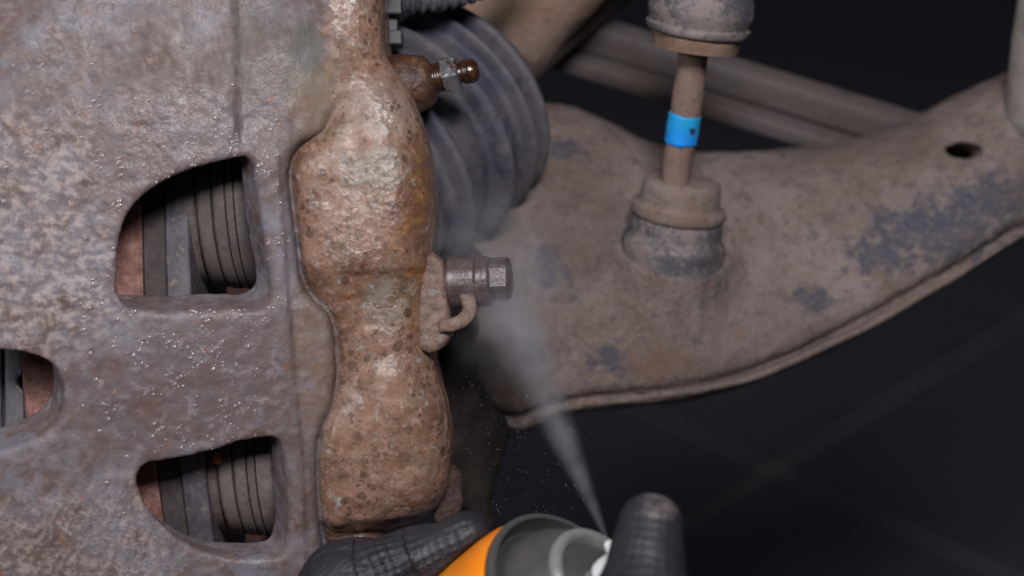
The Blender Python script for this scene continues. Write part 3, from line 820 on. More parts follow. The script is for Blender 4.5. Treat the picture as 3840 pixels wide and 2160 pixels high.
# ================================================================== suspension behind the caliper
M_ARM = None
def mat_arm(base):
    t = NT('dusty_painted_arm')
    c = lambda px, py, z: P(px, py, z) - base
    a = t.noise(0.03, 6, 0.6); b = t.noise(0.14, 7, 0.68); g = t.noise(0.5, 6, 0.7)
    k = t.mix(t.rng(a, 0.38, 0.62), srgb(134, 121, 117), srgb(120, 105, 98))
    k = t.mix(t.mul(t.rng(b, 0.50, 0.66), 0.7), k, srgb(104, 91, 87))
    k = t.mix(t.mul(t.rng(t.noise(0.075, 6, 0.66, vec=t.vmath('ADD', t.mm, (40, 7, 0))), 0.56, 0.66), 0.45), k, srgb(126, 96, 72))
    k = t.mix(t.mul(t.rng(g, 0.50, 0.64), 0.5), k, srgb(152, 139, 136))
    k = t.mix(t.mul(t.rng(t.noise(0.27, 6, 0.7, vec=t.vmath('ADD', t.mm, (3, 9, 70))), 0.52, 0.64), 0.6), k, srgb(92, 82, 82))
    k = t.mix(t.mul(t.rng(t.noise(0.10, 7, 0.72, vec=t.vmath('ADD', t.mm, (14, 77, 0))), 0.59, 0.65), 0.75), k, srgb(88, 88, 94))
    pt = t.stain(c(3560, 850, -70), (26, 11, 60), 1.3, 0.2, (1.15, 0.6))
    for (x, y, rx, ry) in ((3760, 730, 20, 9), (3330, 960, 12, 7), (3060, 1120, 7, 5), (2060, 1000, 6, 9), (2280, 1350, 9, 5), (2130, 540, 8, 4)):
        pt = t.math('MAXIMUM', pt, t.stain(c(x, y, -75), (rx, ry, 60), 1.4, 0.22, (1.15, 0.55)))
    k = t.mix(t.mul(t.mul(pt, t.rng(g, 0.34, 0.56, 0.35, 1.0)), 0.85), k, t.mix(b, srgb(46, 52, 72), srgb(78, 82, 98)))
    k = t.mix(t.mul(t.stain(c(2460, 1370, -60), (12, 6, 60), 1.2, 0.2), 0.4), k, srgb(124, 88, 66))
    arm_shade = t.stain(c(1840, 1420, -70), (22, 17, 60), 0.7, 0.09, (1.25, 0.45))  # shade painted into the colour of the arm's lower left end
    k = t.mix(t.mul(arm_shade, 0.93), k, t.mix(b, srgb(26, 22, 21), srgb(48, 40, 36)))
    k = t.mix(t.mul(t.rng(t.noise(0.016, 4, 0.6, vec=t.vmath('ADD', t.mm, (80, 0, 33))), 0.42, 0.6), 0.35), k, srgb(92, 80, 76))
    n = t.bump(b, 0.7, 2.0); n = t.bump(g, 0.7, 0.8, n)
    return t.done(k, 0.8, n, spec=0.3)

arm_top = [(1500, 760), (1700, 560), (1900, 420), (2050, 370), (2200, 400), (2400, 500), (2560, 545), (2750, 552), (3000, 540), (3250, 500), (3450, 430), (3640, 330), (3860, 235), (4100, 130)]
arm_bot = [(4100, 800), (3860, 905), (3620, 1060), (3400, 1190), (3200, 1300), (3000, 1395), (2800, 1470), (2600, 1515), (2400, 1540), (2200, 1560), (2050, 1600), (1960, 1640), (1800, 1600), (1620, 1400), (1500, 1100)]
def arm_z(px, py): return -78 - 0.42 * (1080 - py) / PXMM * 1.15
pts = [P(x, y, arm_z(x, y))[:2] for x, y in arm_top + arm_bot]
AB = P(2700, 1450, -60)
arm = thing('control_arm', AB, 'wide dusty brown lower control arm with worn blue-black paint', 'control arm')
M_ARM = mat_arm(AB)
ARM = Poly(pts, (-60, -70), (220, 100), 0.8)
lo, hi, h = (-45, -62, -160), (205, 92, -20), 1.25
X, Y, Z = grid(lo, hi, h)
d2 = ARM(X[:, :, 0], Y[:, :, 0]).astype(np.float32)[:, :, None]
zm = -96 - 0.42 * Y[:, :, :1]
zm = zm + 3.0 * np.sin(X[:, :, :1] / 26.0 + 1.0)
rr = 20.0
low = sstep(10, -14, Y[:, :, :1] - 0.34 * (X[:, :, :1] - 60) * (X[:, :, :1] > 60))
q0, q1 = d2 + rr, np.abs(Z - zm) - 21 + rr
d = np.sqrt(np.maximum(q0, 0) ** 2 + np.maximum(q1, 0) ** 2) + np.minimum(np.maximum(q0, q1), 0) - rr
d = d + 2.0 * np.exp(-((d2 + 5.6) / 1.5) ** 2) * low                        # pressed line above the bent lip
UP = np.array((0.06, math.cos(math.radians(PITCH)), math.sin(math.radians(PITCH)))); UP /= np.linalg.norm(UP)
LAv = np.array((0.13, 0.90, 0.40)); LAv /= np.linalg.norm(LAv)
sb = P(2530, 880, -72)
rel = [X - sb[0], Y - sb[1], Z - sb[2]]
al = sum(rel[i] * LAv[i] for i in range(3)); rad = np.sqrt(np.maximum(sum(r * r for r in rel) - al * al, 0))
d = smin(d, smax(rad - 18.6, np.abs(al + 22) - 16, 3), 14)
# drilled hole
hc = P(3600, 570, -100)
nrm = np.array((0, 0.42, 1.0)); nrm = UP
rel = [X - hc[0], Y - hc[1], Z - hc[2]]
al = sum(rel[i] * nrm[i] for i in range(3)); rad = np.sqrt(np.maximum(sum(r * r for r in rel) - al * al, 0))
d = smax(d, -np.maximum(np.sqrt(rel[0] ** 2 + (rel[1] * 2.3) ** 2) - 6.2, -30 - (Z - (zm + 21))), 1.0)
Va, Qa = surface_nets(d.astype(np.float32), lo, h)
Na = vnormals(Va, Qa); Va = Va + Na * (0.5 * fnoise(Va, 16, 2, 3) + 0.3 * fnoise(Va, 5, 5, 2))[:, None]
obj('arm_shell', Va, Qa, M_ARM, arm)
lip = [P(x, y, arm_z(x, y) + 2) for x, y in [(4000, 842), (3860, 898), (3620, 1050), (3400, 1178), (3200, 1288), (3000, 1382), (2800, 1456), (2600, 1500), (2400, 1524), (2200, 1545)]]
path = catmull([p + np.array((0, 2.2, -12)) for p in lip], 6, closed=False)
v, f = tube(path, [0.8, 1.8] + [1.7] * (len(path) - 5) + [1.8, 1.0, 0.4], 10, 2.8)
v = v + (0.5 * fnoise(v, 9, 2, 3))[:, None] * np.array((0, 1, 1))
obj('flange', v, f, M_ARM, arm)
v, f = lathe(P(3925, 330, -95), (0.02, 1, 0.35), [(-20, 5), (-18, 10), (-10, 13), (16, 13.5), (40, 12.5), (60, 13)], 40, 0.3)
obj('rear_bushing', v, f, mat_dusty('pale_bush_sleeve', srgb(150, 142, 138), srgb(136, 126, 122), srgb(112, 104, 102), srgb(170, 160, 156)), arm)

# ---- stabiliser link
LB = P(2540, 1020, -60)
link = thing('stabiliser_link', LB, 'upright rusty stabiliser link rod with blue tape band and rubber bushings', 'suspension link')
M_ROD = mat_dusty('dusty_rust_rod', srgb(128, 108, 100), srgb(118, 94, 82), srgb(86, 72, 70), srgb(152, 136, 130), None, 2.0, 0.3)
M_BUSH = mat_rubber('dusty_black_rubber', srgb(66, 66, 74), srgb(94, 92, 98), srgb(140, 126, 122), 0.65, 0.75)
M_CAP = mat_dusty('dust_caked_washer', srgb(134, 121, 117), srgb(124, 105, 96), srgb(98, 80, 72), srgb(154, 142, 138), None, 1.8, 0.5)
top = P(2642, -60, -42); bot = P(2508, 830, -66)
LA = (top - bot) / np.linalg.norm(top - bot)
rodp = [bot + (top - bot) * k / 24 for k in range(25)]
v, f = tube(rodp, [4.75 + 0.15 * math.sin(k * 1.1) for k in range(25)], 24)
nb = fnoise(v, 6, 3, 3); v = v + nb[:, None] * np.array((0.35, 0.1, 0.3))
obj('rod', v, f, M_ROD, link)
def along(py):                                     # distance along the rod of a photo row
    lo_, hi_ = 0.0, 200.0
    for _ in range(40):
        m = (lo_ + hi_) / 2; q = bot + LA * m
        row = 1080 - q[1] / (DIST - q[2]) * DIST * PXMM
        if row > py: lo_ = m
        else: hi_ = m
    return lo_
s1, s2 = along(543), along(424)
def mat_tape():
    t = NT('blue_tape')
    k = t.mix(t.rng(t.noise(0.10, 4), 0.4, 0.65), (0.004, 0.27, 0.86), (0.010, 0.33, 0.66))
    k = t.mix(t.rng(t.noise(0.22, 4, 0.6, vec=t.vmath('ADD', t.mm, (0, 3, 11))), 0.70, 0.73), k, srgb(40, 44, 70))
    k = t.mix(t.mul(t.rng(t.noise(0.35, 6, 0.7), 0.54, 0.68), 0.45), k, srgb(92, 104, 112))
    k = t.mix(t.stain(P(2600, 492, -50) - LB, (1.3, 1.6, 6), 0.5, 0.4), k, srgb(40, 40, 62))
    return t.done(k, 0.5, t.bump(t.noise(0.4, 4), 0.5, 0.5), spec=0.5)
v, f = lathe(bot - LA * 0, LA, dense([(s1, 4.9), (s1 + 0.2, 5.25), (s2 - 0.2, 5.3), (s2, 5.0)], 0.8), 32, 0.12)
e_ = np.minimum((v - bot) @ LA - s1, s2 - (v - bot) @ LA)
v = v + np.outer((0.9 * fnoise(v, 4, 3, 2) - 0.3) * sstep(1.2, 0.2, e_) * np.sign(s1 + s2 - 2 * ((v - bot) @ LA)) * -1, LA)
obj('tape_band', v, f, mat_tape(), link)
# lower bushing stack
def stack(origin, axis, items):
    for nm, prof, mat in items:
        o = obj(nm, *lathe(origin, axis, dense(prof, 1.2), 56, 0.35), mat, link); autosmooth(o, 60)
sB = P(2530, 880, -72)
stack(sB, LA, [
    ('lower_bushing', [(-12, 14), (-11, 17.2), (-4, 17.4), (-1.5, 17.0), (-0.5, 15.8), (0.4, 15.2), (4, 15.0), (7, 14.4), (8, 10)], M_BUSH),
    ('lower_washer', [(6.0, 9), (6.2, 14.8), (7.4, 15.6), (9.8, 15.4), (10.4, 13.6), (11.0, 13.2), (16.5, 12.9), (18.2, 12.2), (19.0, 10.6), (19.2, 5)], M_CAP)])
sU = P(2632, 60, -44)
v, f = lathe(bot, LA, dense([(along(185), 4), (along(184), 11.5), (along(178), 13.6), (along(128), 14.2), (along(110), 13.4), (along(108), 8)], 1.2), 56, 0.3)
o = obj('upper_washer', v, f, mat_dusty('rust_brown_washer', srgb(128, 106, 92), srgb(120, 92, 74), srgb(84, 80, 84), srgb(156, 138, 126), None, 2.2, 0.3), link); autosmooth(o, 60)
v, f = lathe(bot, LA, dense([(along(126), 9), (along(124), 14.8), (along(112), 16.2), (along(92), 16.4), (along(84), 15.4), (along(76), 15.6), (along(40), 16.6), (along(0), 16.4), (along(-50), 15), (along(-55), 6)], 1.0), 56, 0.25)
o = obj('upper_bushing', v, f, M_BUSH, link); autosmooth(o, 60)

# ---- driveshaft boot
bax = np.array((0.72 * 0.77, 0.69 * 0.77, -0.64)); bax /= np.linalg.norm(bax)
BC = P(1692, 392, -86)
DB = BC - np.array((0, 40, 0))
shaft = thing('driveshaft_boot', DB, 'ribbed black rubber driveshaft boot coated in grey dust behind the bleeder screw', 'rubber boot')
def mat_cv():
    t = NT('dusty_boot_rubber')
    a = t.noise(0.05, 6, 0.62); g = t.noise(0.32, 6, 0.7)
    k = t.mix(t.rng(a, 0.40, 0.62), srgb(96, 92, 98), srgb(68, 68, 84))
    k = t.mix(t.mul(t.rng(g, 0.58, 0.66), 0.5), k, srgb(50, 50, 62))
    k = t.mix(t.mul(t.rng(t.noise(0.09, 6, 0.7, vec=t.vmath('ADD', t.mm, (3, 50, 0))), 0.57, 0.66), 0.55), k, srgb(44, 46, 60))
    k = t.mix(t.mul(t.rng(t.noise(0.11, 4, 0.6), 0.52, 0.7), 0.4), k, srgb(130, 122, 122))
    return t.done(k, 0.68, t.bump(g, 0.25, 0.2), spec=0.35)
prof = [(26, 15), (16, 16), (13, 24), (10, 30), (5, 35.5), (1.5, 38.6), (0, 39.2), (-1.2, 38.6), (-2.6, 33.6), (-4.2, 33.4), (-6.4, 36.0), (-7.6, 39.8), (-8.6, 40.2), (-9.6, 39.2), (-10.8, 35.0), (-12.5, 34.8), (-20, 37.0), (-21.6, 40.2),
        (-22.8, 41.2), (-24, 41.2), (-25.4, 40.0), (-26.6, 34.8), (-28.5, 34.6), (-43, 38.6), (-44.6, 41.2), (-46, 41.8), (-47.4, 41.4), (-49, 35.8), (-51, 35.6), (-58, 37.6), (-60, 34), (-61, 20)]
v, f = lathe(BC, bax, dense(prof, 1.2), 120)
o = obj('bellows', v, f, mat_cv(), shaft)
M_SHAFT = mat_dusty('dark_shaft_steel', srgb(90, 80, 76), srgb(80, 68, 62), srgb(60, 52, 50), srgb(110, 98, 92))
v, f = lathe(BC, bax, [(14, 12), (60, 12), (120, 12)], 32); obj('shaft', v, f, M_SHAFT, shaft)
v, f = lathe(BC, bax, [(16, 16.4), (16, 17.6), (22, 17.6), (22, 15)], 48); o = obj('clamp_band', v, f, M_PIN, shaft); autosmooth(o, 30)

# ---- steering arm (upper brown bar) and knuckle
M_SARM = mat_dusty('brown_cast_arm', srgb(142, 122, 112), srgb(132, 108, 90), srgb(106, 88, 80), srgb(160, 142, 132), None, 1.0, 0.5)
a0, a1 = P(1830, 170, -112), P(2330, -330, -100)
X, Y, Z = grid((-30, 45, -150), (60, 140, -70), 1.3)
d = capsule(X, Y, Z, a0, a1, 19, 17)
d = smin(d, capsule(X, Y, Z, P(1650, 120, -120), P(1900, 130, -114), 12, 16), 8)
Vs, Qs = surface_nets(d.astype(np.float32), (-30, 45, -150), 1.3)
Ns = vnormals(Vs, Qs); Vs = Vs + Ns * (0.5 * fnoise(Vs, 10, 2, 3))[:, None]
sarm = obj('suspension_strut', Vs, Qs, M_SARM, base=P(1900, 250, -105)); tag(sarm, 'thick brown cast bar slanting up behind the ribbed boot', 'strut')

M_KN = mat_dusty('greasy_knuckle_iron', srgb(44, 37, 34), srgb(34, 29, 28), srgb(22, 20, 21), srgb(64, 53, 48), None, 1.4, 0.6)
lo, hi = (-50, -90, -130), (20, 30, -30)
X, Y, Z = grid(lo, hi, 1.1)
d = capsule(X, Y, Z, P(1560, 830, -58), P(1660, 1010, -62), 9, 11)
d = smin(d, capsule(X, Y, Z, P(1620, 1040, -66), P(1660, 1650, -70), 13, 15), 8)
d = smin(d, capsule(X, Y, Z, P(1640, 1380, -66), P(1720, 1470, -72), 13, 11), 8)
d = smin(d, capsule(X, Y, Z, P(1680, 1560, -66), P(1800, 1590, -66), 14, 10), 8)
d = smin(d, capsule(X, Y, Z, P(1680, 1600, -66), P(1755, 1860, -62), 14, 8), 6)
d = smin(d, capsule(X, Y, Z, P(1780, 1880, -62), P(1795, 1970, -60), 6, 6), 4)
Vk, Qk = surface_nets(d.astype(np.float32), lo, 1.1)
Nk = vnormals(Vk, Qk); Vk = Vk + Nk * (2.6 * fnoise(Vk, 17, 4, 2) + 1.1 * fnoise(Vk, 6, 2, 3))[:, None]
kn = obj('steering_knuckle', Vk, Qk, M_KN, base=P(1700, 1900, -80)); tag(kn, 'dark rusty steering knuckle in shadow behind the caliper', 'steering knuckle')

# ---- subframe beams
SB = P(2800, 400, -230)
sub = thing('subframe', SB, 'blurred grey twin-rail subframe crossing behind the link rod', 'subframe')
M_SUB = mat_dusty('dusty_grey_rail', srgb(96, 89, 90), srgb(102, 90, 82), srgb(74, 69, 73), srgb(116, 108, 107), None, 0.9, 0.5)
def rail(nm, pa, pb, half_h, depth, r):
    a, b = P(*pa), P(*pb); e = b - a; L = np.linalg.norm(e)
    xx = Vector(e / L); yy = Vector((0, 0.82, 0.57)); yy = (yy - xx * yy.dot(xx)).normalized(); zz = xx.cross(yy)
    M = Matrix((xx, yy, zz)).transposed()
    v, f = rbox((a + b) / 2, (L / 2, half_h, depth), M, r, 5)
    n_ = 40
    o = obj(nm, v, f, M_SUB, sub)
    return o
rail('upper_rail', (1700, -30, -160), (3720, 585, -128), 6.2, 6, 3)
rail('lower_rail', (1700, 92, -158), (3400, 625, -130), 3.5, 5, 2)

# ---- corrugated sleeve and its clip at the top
HB = P(1480, 60, -30)
hose = thing('corrugated_hose', HB, 'black corrugated cable sleeve arching along the top edge', 'hose')
M_HOSE = mat_rubber('dusty_black_plastic', srgb(60, 62, 72), srgb(82, 84, 94), srgb(122, 120, 124), 0.5, 0.7, 1.6)
M_CLIP = mat_rubber('black_clip_plastic', srgb(38, 39, 46), srgb(52, 53, 60), srgb(96, 94, 98), 0.45, 0.35, 2.0)
path = catmull([P(1380, -14, -34), P(1500, -12, -36), P(1640, -24, -38), P(1780, -60, -42), P(1900, -120, -46), P(2010, -220, -50)], 60, closed=False)
seg = np.concatenate([[0], np.cumsum(np.linalg.norm(np.diff(path, axis=0), axis=1))])
ss = np.arange(0, seg[-1], 0.35)
pp = np.stack([np.interp(ss, seg, path[:, i]) for i in range(3)], 1)
rad = [5.1 + 0.55 * math.tanh(2.2 * math.sin(2 * math.pi * s / 3.1)) for s in ss]
v, f = tube(pp, rad, 28); obj('sleeve', v, f, M_HOSE, hose)
v, f = rbox(P(1462, 14, -31), (4.0, 4.2, 6.5), None, 0.6); obj('clip_block', v, f, M_CLIP, hose, smooth=False)
v, f = rbox(P(1462, 92, -33), (2.6, 4.8, 4.0), None, 0.5); obj('clip_stem', v, f, M_CLIP, hose, smooth=False)
v, f = rbox(P(1466, 148, -33), (3.6, 2.2, 5.0), None, 0.5); obj('clip_foot', v, f, M_CLIP, hose, smooth=False)

# ================================================================== spray can
cax = np.array((0.60, 0.575, 0.555)); cax /= np.linalg.norm(cax)
RC = P(2152, 2263, 40)                       # centre of the can's rim
CANB = RC - cax * 130
can = thing('spray_can', CANB, 'orange aerosol can with bare metal dome held in a black glove', 'spray can')
def mat_orange():
    t = NT('orange_can_print')
    k = t.mix(t.rng(t.noise(0.05, 5, 0.6), 0.4, 0.65), (0.98, 0.27, 0.008), (1.0, 0.36, 0.012))
    k = t.mix(t.mul(t.rng(t.noise(0.25, 6, 0.7, vec=t.vmath('ADD', t.mm, (5, 0, 0))), 0.66, 0.72), 0.5), k, (0.55, 0.13, 0.01))
    return t.done(k, 0.32, t.bump(t.noise(0.12, 3), 0.08, 0.4), spec=0.5)
def mat_tin(name, c0, c1, r0, r1, metal=0.75):
    t = NT(name)
    return t.done(t.mix(t.noise(0.3, 5, 0.6), c0, c1), t.rng(t.noise(0.2, 5), 0.3, 0.7, r0, r1), t.bump(t.noise(0.7, 4), 0.12, 0.12), metal=metal, spec=0.5)
M_TIN = mat_tin('dull_tinplate', srgb(96, 96, 95), srgb(118, 118, 116), 0.26, 0.42, 0.55)
M_TIN2 = mat_tin('bright_tinplate', srgb(168, 168, 166), srgb(196, 196, 194), 0.26, 0.40, 0.6)
prof = [(-130, 20), (-130, 26), (-129, 27.8), (-20, 28.8), (-12, 28.7), (-7, 28.3), (-4, 27.4), (-3, 26.9), (-2.6, 26.4)]
o = obj('can_body', *lathe(RC, cax, dense(prof, 2.0), 96, cap=False), mat_orange(), can); autosmooth(o, 50)
prof = [(-3.4, 26.4), (-3.0, 27.2), (-0.8, 27.5), (0.2, 27.1), (0.45, 26.4), (0.2, 25.7), (-3.0, 25.2), (-5.5, 24.4), (-5.5, 25.4)]
o = obj('rim', *lathe(RC, cax, prof, 96, cap=False), M_TIN, can); autosmooth(o, 60)
prof = [(-5.2, 24.4), (-4.6, 23.4), (-1.5, 22.6), (3.0, 21.0), (6.5, 18.8), (9.0, 16.6), (10.0, 15.2), (10.2, 12)]
o = obj('dome', *lathe(RC, cax, dense(prof, 1.0), 96), M_TIN, can); autosmooth(o, 60)
prof = [(8.6, 14.8), (9.2, 15.8), (10.6, 16.3), (12.0, 15.9), (12.7, 14.8), (12.5, 13.6), (11.0, 12.6), (6.5, 11.6), (6.0, 10.6), (6.2, 6.0), (9.5, 4.6), (11.5, 4.2), (11.8, 2.0)]
o = obj('valve_cup', *lathe(RC, cax, dense(prof, 0.7), 96), M_TIN2, can); autosmooth(o, 60)
prof = [(11.4, 1.9), (15.0, 1.9), (16.0, 1.6)]
obj('valve_stem', *lathe(RC, cax, prof, 24), M_TIN2, can)
def mat_white():
    t = NT('white_plastic')
    return t.done(t.mix(t.noise(0.3), (0.80, 0.80, 0.82), (0.86, 0.86, 0.87)), 0.4, spec=0.5)
M_WHITE = mat_white()
a_, u_, w_ = frame_for(cax)
NB = RC + cax * 15
tip_to = P(1905, 1140, -4)                      # where the jet is aimed: the guide bolt
prof = [(-1.5, 4.4), (-1.2, 5.0), (0.5, 5.2), (2.5, 5.1), (6.5, 4.8), (8.3, 4.5), (8.7, 3.8)]
nz = obj('nozzle', *lathe(NB, cax, dense(prof, 0.8), 40), M_WHITE, can); autosmooth(nz, 50)
jet_dir = tip_to - (NB + cax * 4.5); jet_dir = jet_dir - cax * (jet_dir @ cax) * 0.0
jet_dir /= np.linalg.norm(jet_dir)
spout = NB + cax * 4.0
o = obj('spout', *lathe(spout, jet_dir, [(0, 1.6), (7.5, 1.5), (8.2, 1.2), (8.3, 0.5)], 20), M_WHITE, nz)

# ================================================================== gloved hand
def chain(px):
    return [(P(x, y, z), r) for x, y, z, r in px]
thumb = chain([(1080, 2660, 4, 22), (1325, 2222, 15, 14.8), (1548, 2108, 20, 8.8), (1745, 2016, 22, 7.2)])
index = chain([(2150, 3150, 30, 14), (2560, 2700, 58, 12.5), (2406, 2270, 66, 11.8), (2438, 1970, 58, 8.4)])
palm = chain([(1080, 2660, 4, 22), (1500, 3050, -2, 24), (2150, 3150, 22, 17)])
palm2 = chain([(1500, 3050, -2, 24), (1500, 3500, 10, 25), (1500, 3900, 20, 24)])
ca, cu, cw = frame_for(cax, (0, 0, 1))
down = np.array((0, -1.0, 0)); down -= ca * (down @ ca); down /= np.linalg.norm(down)
fwd = np.cross(ca, down); fwd = fwd if fwd[2] > 0 else -fwd
fingers = []
for k, s in enumerate((22, 42, 61)):
    cc = RC - ca * (s + 8); L = []
    for m, (angd, rr_, fr) in enumerate(((-75, 41, 11.5), (-35, 40, 10.5), (5, 39.5, 9.8), (38, 38.5, 8.8), (62, 37.5, 7.8))):
        A = math.radians(angd)
        L.append((cc + (down * math.cos(A) + fwd * math.sin(A)) * rr_, fr - 0.5 * k))
    fingers.append(L)
chains = [thumb, index, palm, palm2] + fingers
link2 = [[(palm[2][0], 17), (fingers[0][0][0], 12)], [(palm[1][0], 20), (fingers[1][0][0], 12)], [(palm[1][0], 20), (fingers[2][0][0], 11)]]
lo = np.array((-66., -186., -70.)); hi = np.array((60., -52., 92.)); h = 0.75
X, Y, Z = grid(lo, hi, h)
D = np.full(X.shape, 50.0, np.float32)
for ch in [palm, palm2] + link2:
    for (a, ra), (b, rb) in zip(ch, ch[1:]): D = smin(D, capsule(X, Y, Z, a, b, ra, rb).astype(np.float32), 9)
for ch in [thumb, index] + fingers:
    dd = np.full(X.shape, 50.0, np.float32)
    for (a, ra), (b, rb) in zip(ch, ch[1:]): dd = smin(dd, capsule(X, Y, Z, a, b, ra, rb).astype(np.float32), 3.0)
    D = smin(D, dd, 6.0 if ch is thumb else 3.0)
# keep the glove off the can: it is pressed against the metal
rel = [X - RC[0], Y - RC[1], Z - RC[2]]
al = sum(rel[i] * ca[i] for i in range(3)); rad = np.sqrt(np.maximum(sum(r * r for r in rel) - al * al, 0))
canv = np.minimum(np.maximum(rad - 29.0, al + 0), np.maximum(rad - 6.3, np.abs(al - 15) - 8.8))
D = smax(D, -canv.astype(np.float32), 1.0)
Vg, Qg = surface_nets(D, lo, h)
Ng = vnormals(Vg, Qg)
# raised diamond grip texture, laid round every finger
best = np.full(len(Vg), 1e9); uu = np.zeros(len(Vg)); vv = np.zeros(len(Vg))
for ch in [thumb, index] + fingers:
    run = 0.0
    for (a, ra), (b, rb) in zip(ch, ch[1:]):
        e = b - a; L = np.linalg.norm(e); en = e / L
        tt = np.clip(((Vg - a) @ e) / (e @ e), 0, 1.6 if (ch is thumb or ch is index) and b is ch[-1][0] else 1)
        q = Vg - a - np.outer(tt, e); dist = np.linalg.norm(q, axis=1) - (ra + (rb - ra) * np.minimum(tt, 1))
        _, fu, fw = frame_for(en, (0.1, 0.9, 0.2))
        phi = np.arctan2(q @ fw, q @ fu)
        m = dist < best
        best[m] = dist[m]; uu[m] = run + tt[m] * L; vv[m] = phi[m] * (ra + rb) / 2
        run += L
uu = uu + 0.7 * fnoise(Vg, 8, 12, 2); vv = vv + 0.7 * fnoise(Vg, 8, 15, 2)
per = 2.5
pat = np.cos(math.pi * (uu + vv) / per) * np.cos(math.pi * (uu - vv) / per)
fade = sstep(2.5, 0.3, np.abs(best)) * (0.6 + 0.5 * fnoise(Vg, 9, 3, 2)) * np.where(Vg[:, 0] > 18, 0.34, 1.0)
wr = 0.35 * fnoise(Vg, 9, 7, 2) - 0.7 * sstep(0.25, 0.0, np.abs(vnoise(Vg * np.array((0.55, 1.2, 1)), 7, 31))) * sstep(0.0, 0.5, vnoise(Vg, 20, 33) + 0.25)
Vg = Vg + Ng * ((0.10 * pat * np.clip(fade, 0, 1.2)) + wr)[:, None]
def mat_glove():
    t = NT('black_nitrile_glove')
    b = t.noise(0.10, 5, 0.6); g = t.noise(0.8, 5, 0.7)
    k = t.mix(b, (0.015, 0.015, 0.021), (0.026, 0.026, 0.036))
    tipc = P(2470, 1895, 56) - GB
    dust = t.mul(t.stain(tipc, (7, 5, 12), 0.6, 0.25, (1.1, 0.3)), 0.5)  # paler grey patch at the upper right of the fingertip
    k = t.mix(dust, k, srgb(150, 138, 134))  # mixes in the paler grey fingertip patch
    k = t.mix(t.mul(t.rng(g, 0.55, 0.7), 0.25), k, (0.07, 0.068, 0.072))
    def attr(nm):
        n = t.n.new('ShaderNodeAttribute'); n.attribute_name = nm; return n.outputs['Fac']
    A, B = attr('along'), attr('around'); w = 2 * math.pi / 2.5
    hgt = t.mul(t.math('COSINE', t.mul(A, w)), t.math('COSINE', t.mul(B, w)))
    hgt = t.mul(t.math('POWER', t.math('MULTIPLY_ADD', t.math('ADD', t.math('COSINE', t.mul(A, w)), t.math('COSINE', t.mul(B, w))), 0.25, 0.5), 2.0), attr('grip'))
    n = t.bump(g, 0.3, 0.15); n = t.bump(hgt, 1.0, 0.55, n)
    return t.done(k, t.rng(b, 0.3, 0.7, 0.44, 0.6), n, spec=0.5)
GB = P(1500, 3600, 0)
hand = obj('gloved_hand', Vg, Qg, mat_glove(), base=GB)
for nm, arr in (('along', uu), ('around', vv), ('grip', np.clip(fade, 0, 1))):
    at = hand.data.attributes.new(nm, 'FLOAT', 'POINT'); at.data.foreach_set('value', arr.astype(np.float32))
tag(hand, 'hand in a black textured rubber glove, fingertip pressing the white nozzle', 'gloved hand')
del X, Y, Z, D

# ================================================================== spray jet and mist
JS = spout + jet_dir * 8.5                       # leaves the spout
JL = np.linalg.norm(tip_to - JS)
jax = jet_dir
prof = [(0, 0.8), (12, 4.2), (30, 8.5), (50, 14), (68, 20), (82, 30), (96, 37), (110, 40), (124, 38), (138, 30), (146, 16)]
v, f = lathe(np.zeros(3), (0, 0, 1), dense(prof, 6), 40)
me = bpy.data.meshes.new('spray_mist'); me.from_pydata((v * 0.001).tolist(), [], f)
bm = bmesh.new(); bm.from_mesh(me); bmesh.ops.recalc_face_normals(bm, faces=bm.faces[:]); bm.to_mesh(me); bm.free()
mist = bpy.data.objects.new('spray_mist', me); col.objects.link(mist)
mist.location = V2W(JS)
mist.rotation_euler = (RM @ Vector(jax)).to_track_quat('Z', 'Y').to_euler()
tag(mist, 'pale cone of solvent spray drifting into mist around the guide bolt', 'spray', kind='stuff')
t = NT('spray_mist_volume')
t.n.remove(t.bsdf)
sp = t.n.new('ShaderNodeSeparateXYZ'); t.link(t.mm, sp.inputs[0])
r_ = t.math('SQRT', t.math('ADD', t.mul(sp.outputs[0], sp.outputs[0]), t.mul(sp.outputs[1], sp.outputs[1])))
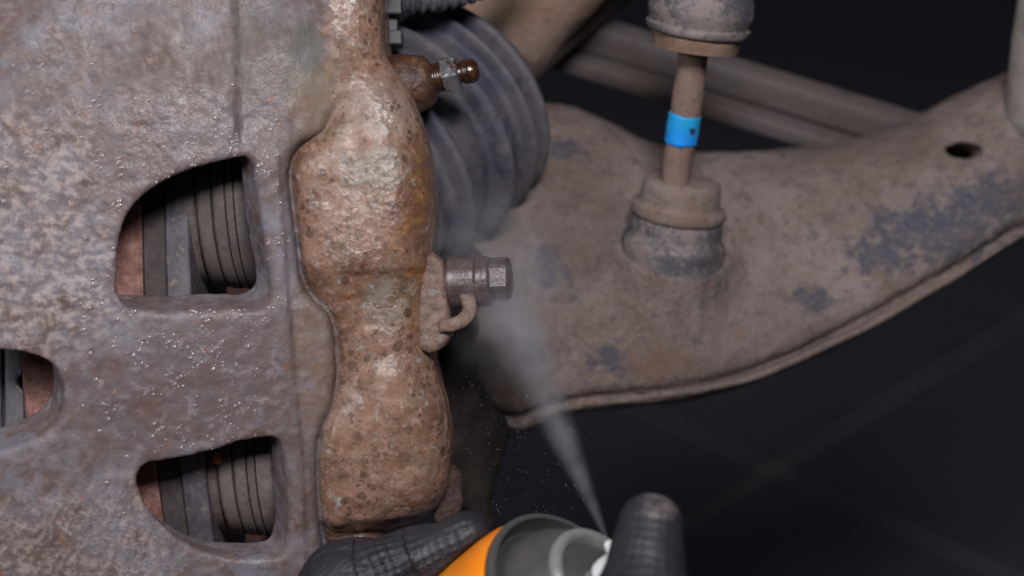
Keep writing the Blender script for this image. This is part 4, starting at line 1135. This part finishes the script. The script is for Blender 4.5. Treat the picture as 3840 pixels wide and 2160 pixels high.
z_ = sp.outputs[2]
core_w = t.math('MULTIPLY_ADD', z_, 0.115, 0.45)                         # jet radius grows along the axis
core = t.rng(t.math('DIVIDE', r_, core_w), 1.25, 0.0)
core = t.mul(core, t.rng(z_, 125.0, 70.0))
dens = t.math('DIVIDE', core, t.math('MULTIPLY_ADD', z_, 0.05, 0.55))
streak = t.noise(0.10, 4, 0.6, 0.3)
dens = t.mul(t.mul(dens, t.rng(streak, 0.25, 0.75, 0.35, 1.65)), 150.0)
cl = t.vmath('SUBTRACT', t.mm, (0, 0, 94.0))
cl = t.vmath('DIVIDE', cl, (27, 27, 40))
cloud = t.rng(t.vmath('LENGTH', cl), 1.0, 0.1)
wisp = t.rng(t.noise(0.05, 5, 0.62, 0.6), 0.42, 0.66)
dens = t.math('ADD', dens, t.mul(t.mul(cloud, wisp), 52.0))
vp = t.n.new('ShaderNodeVolumePrincipled')
vp.inputs['Color'].default_value = (0.86, 0.87, 0.97, 1)
vp.inputs['Anisotropy'].default_value = 0.1
t.link(dens, vp.inputs['Density'])
t.link(vp.outputs[0], t.out.inputs['Volume'])
me.materials.append(t.m)

# droplets thrown off the jet
N_ = 420
V, F = [], []; k = 0
bm = bmesh.new(); bmesh.ops.create_icosphere(bm, subdivisions=1, radius=1.0)
sv = np.array([v.co[:] for v in bm.verts]); sf = np.array([[v.index for v in f.verts] for f in bm.faces]); bm.free()
for i in range(N_):
    px = rng.uniform(1690, 2230); py = 1230 + 700 * rng.random() ** 0.8; z = rng.uniform(-25, 12)
    if px < 1700 + (py > 1700) * 60 or px > 2230: continue
    c = P(px, py, z); r = 0.035 + 0.065 * rng.random() ** 2
    s = np.array((r, r * rng.uniform(1, 4), r)); V.append(c + sv * s); F.append(sf + k); k += len(sv)
o = obj('flying_droplets', np.concatenate(V), np.concatenate(F), M_DROP, base=JS)
tag(o, 'fine droplets flying in the dark gap beside the caliper', 'droplets', kind='stuff')
for o in list(bpy.data.objects):
    if 'base' in o: del o['base']
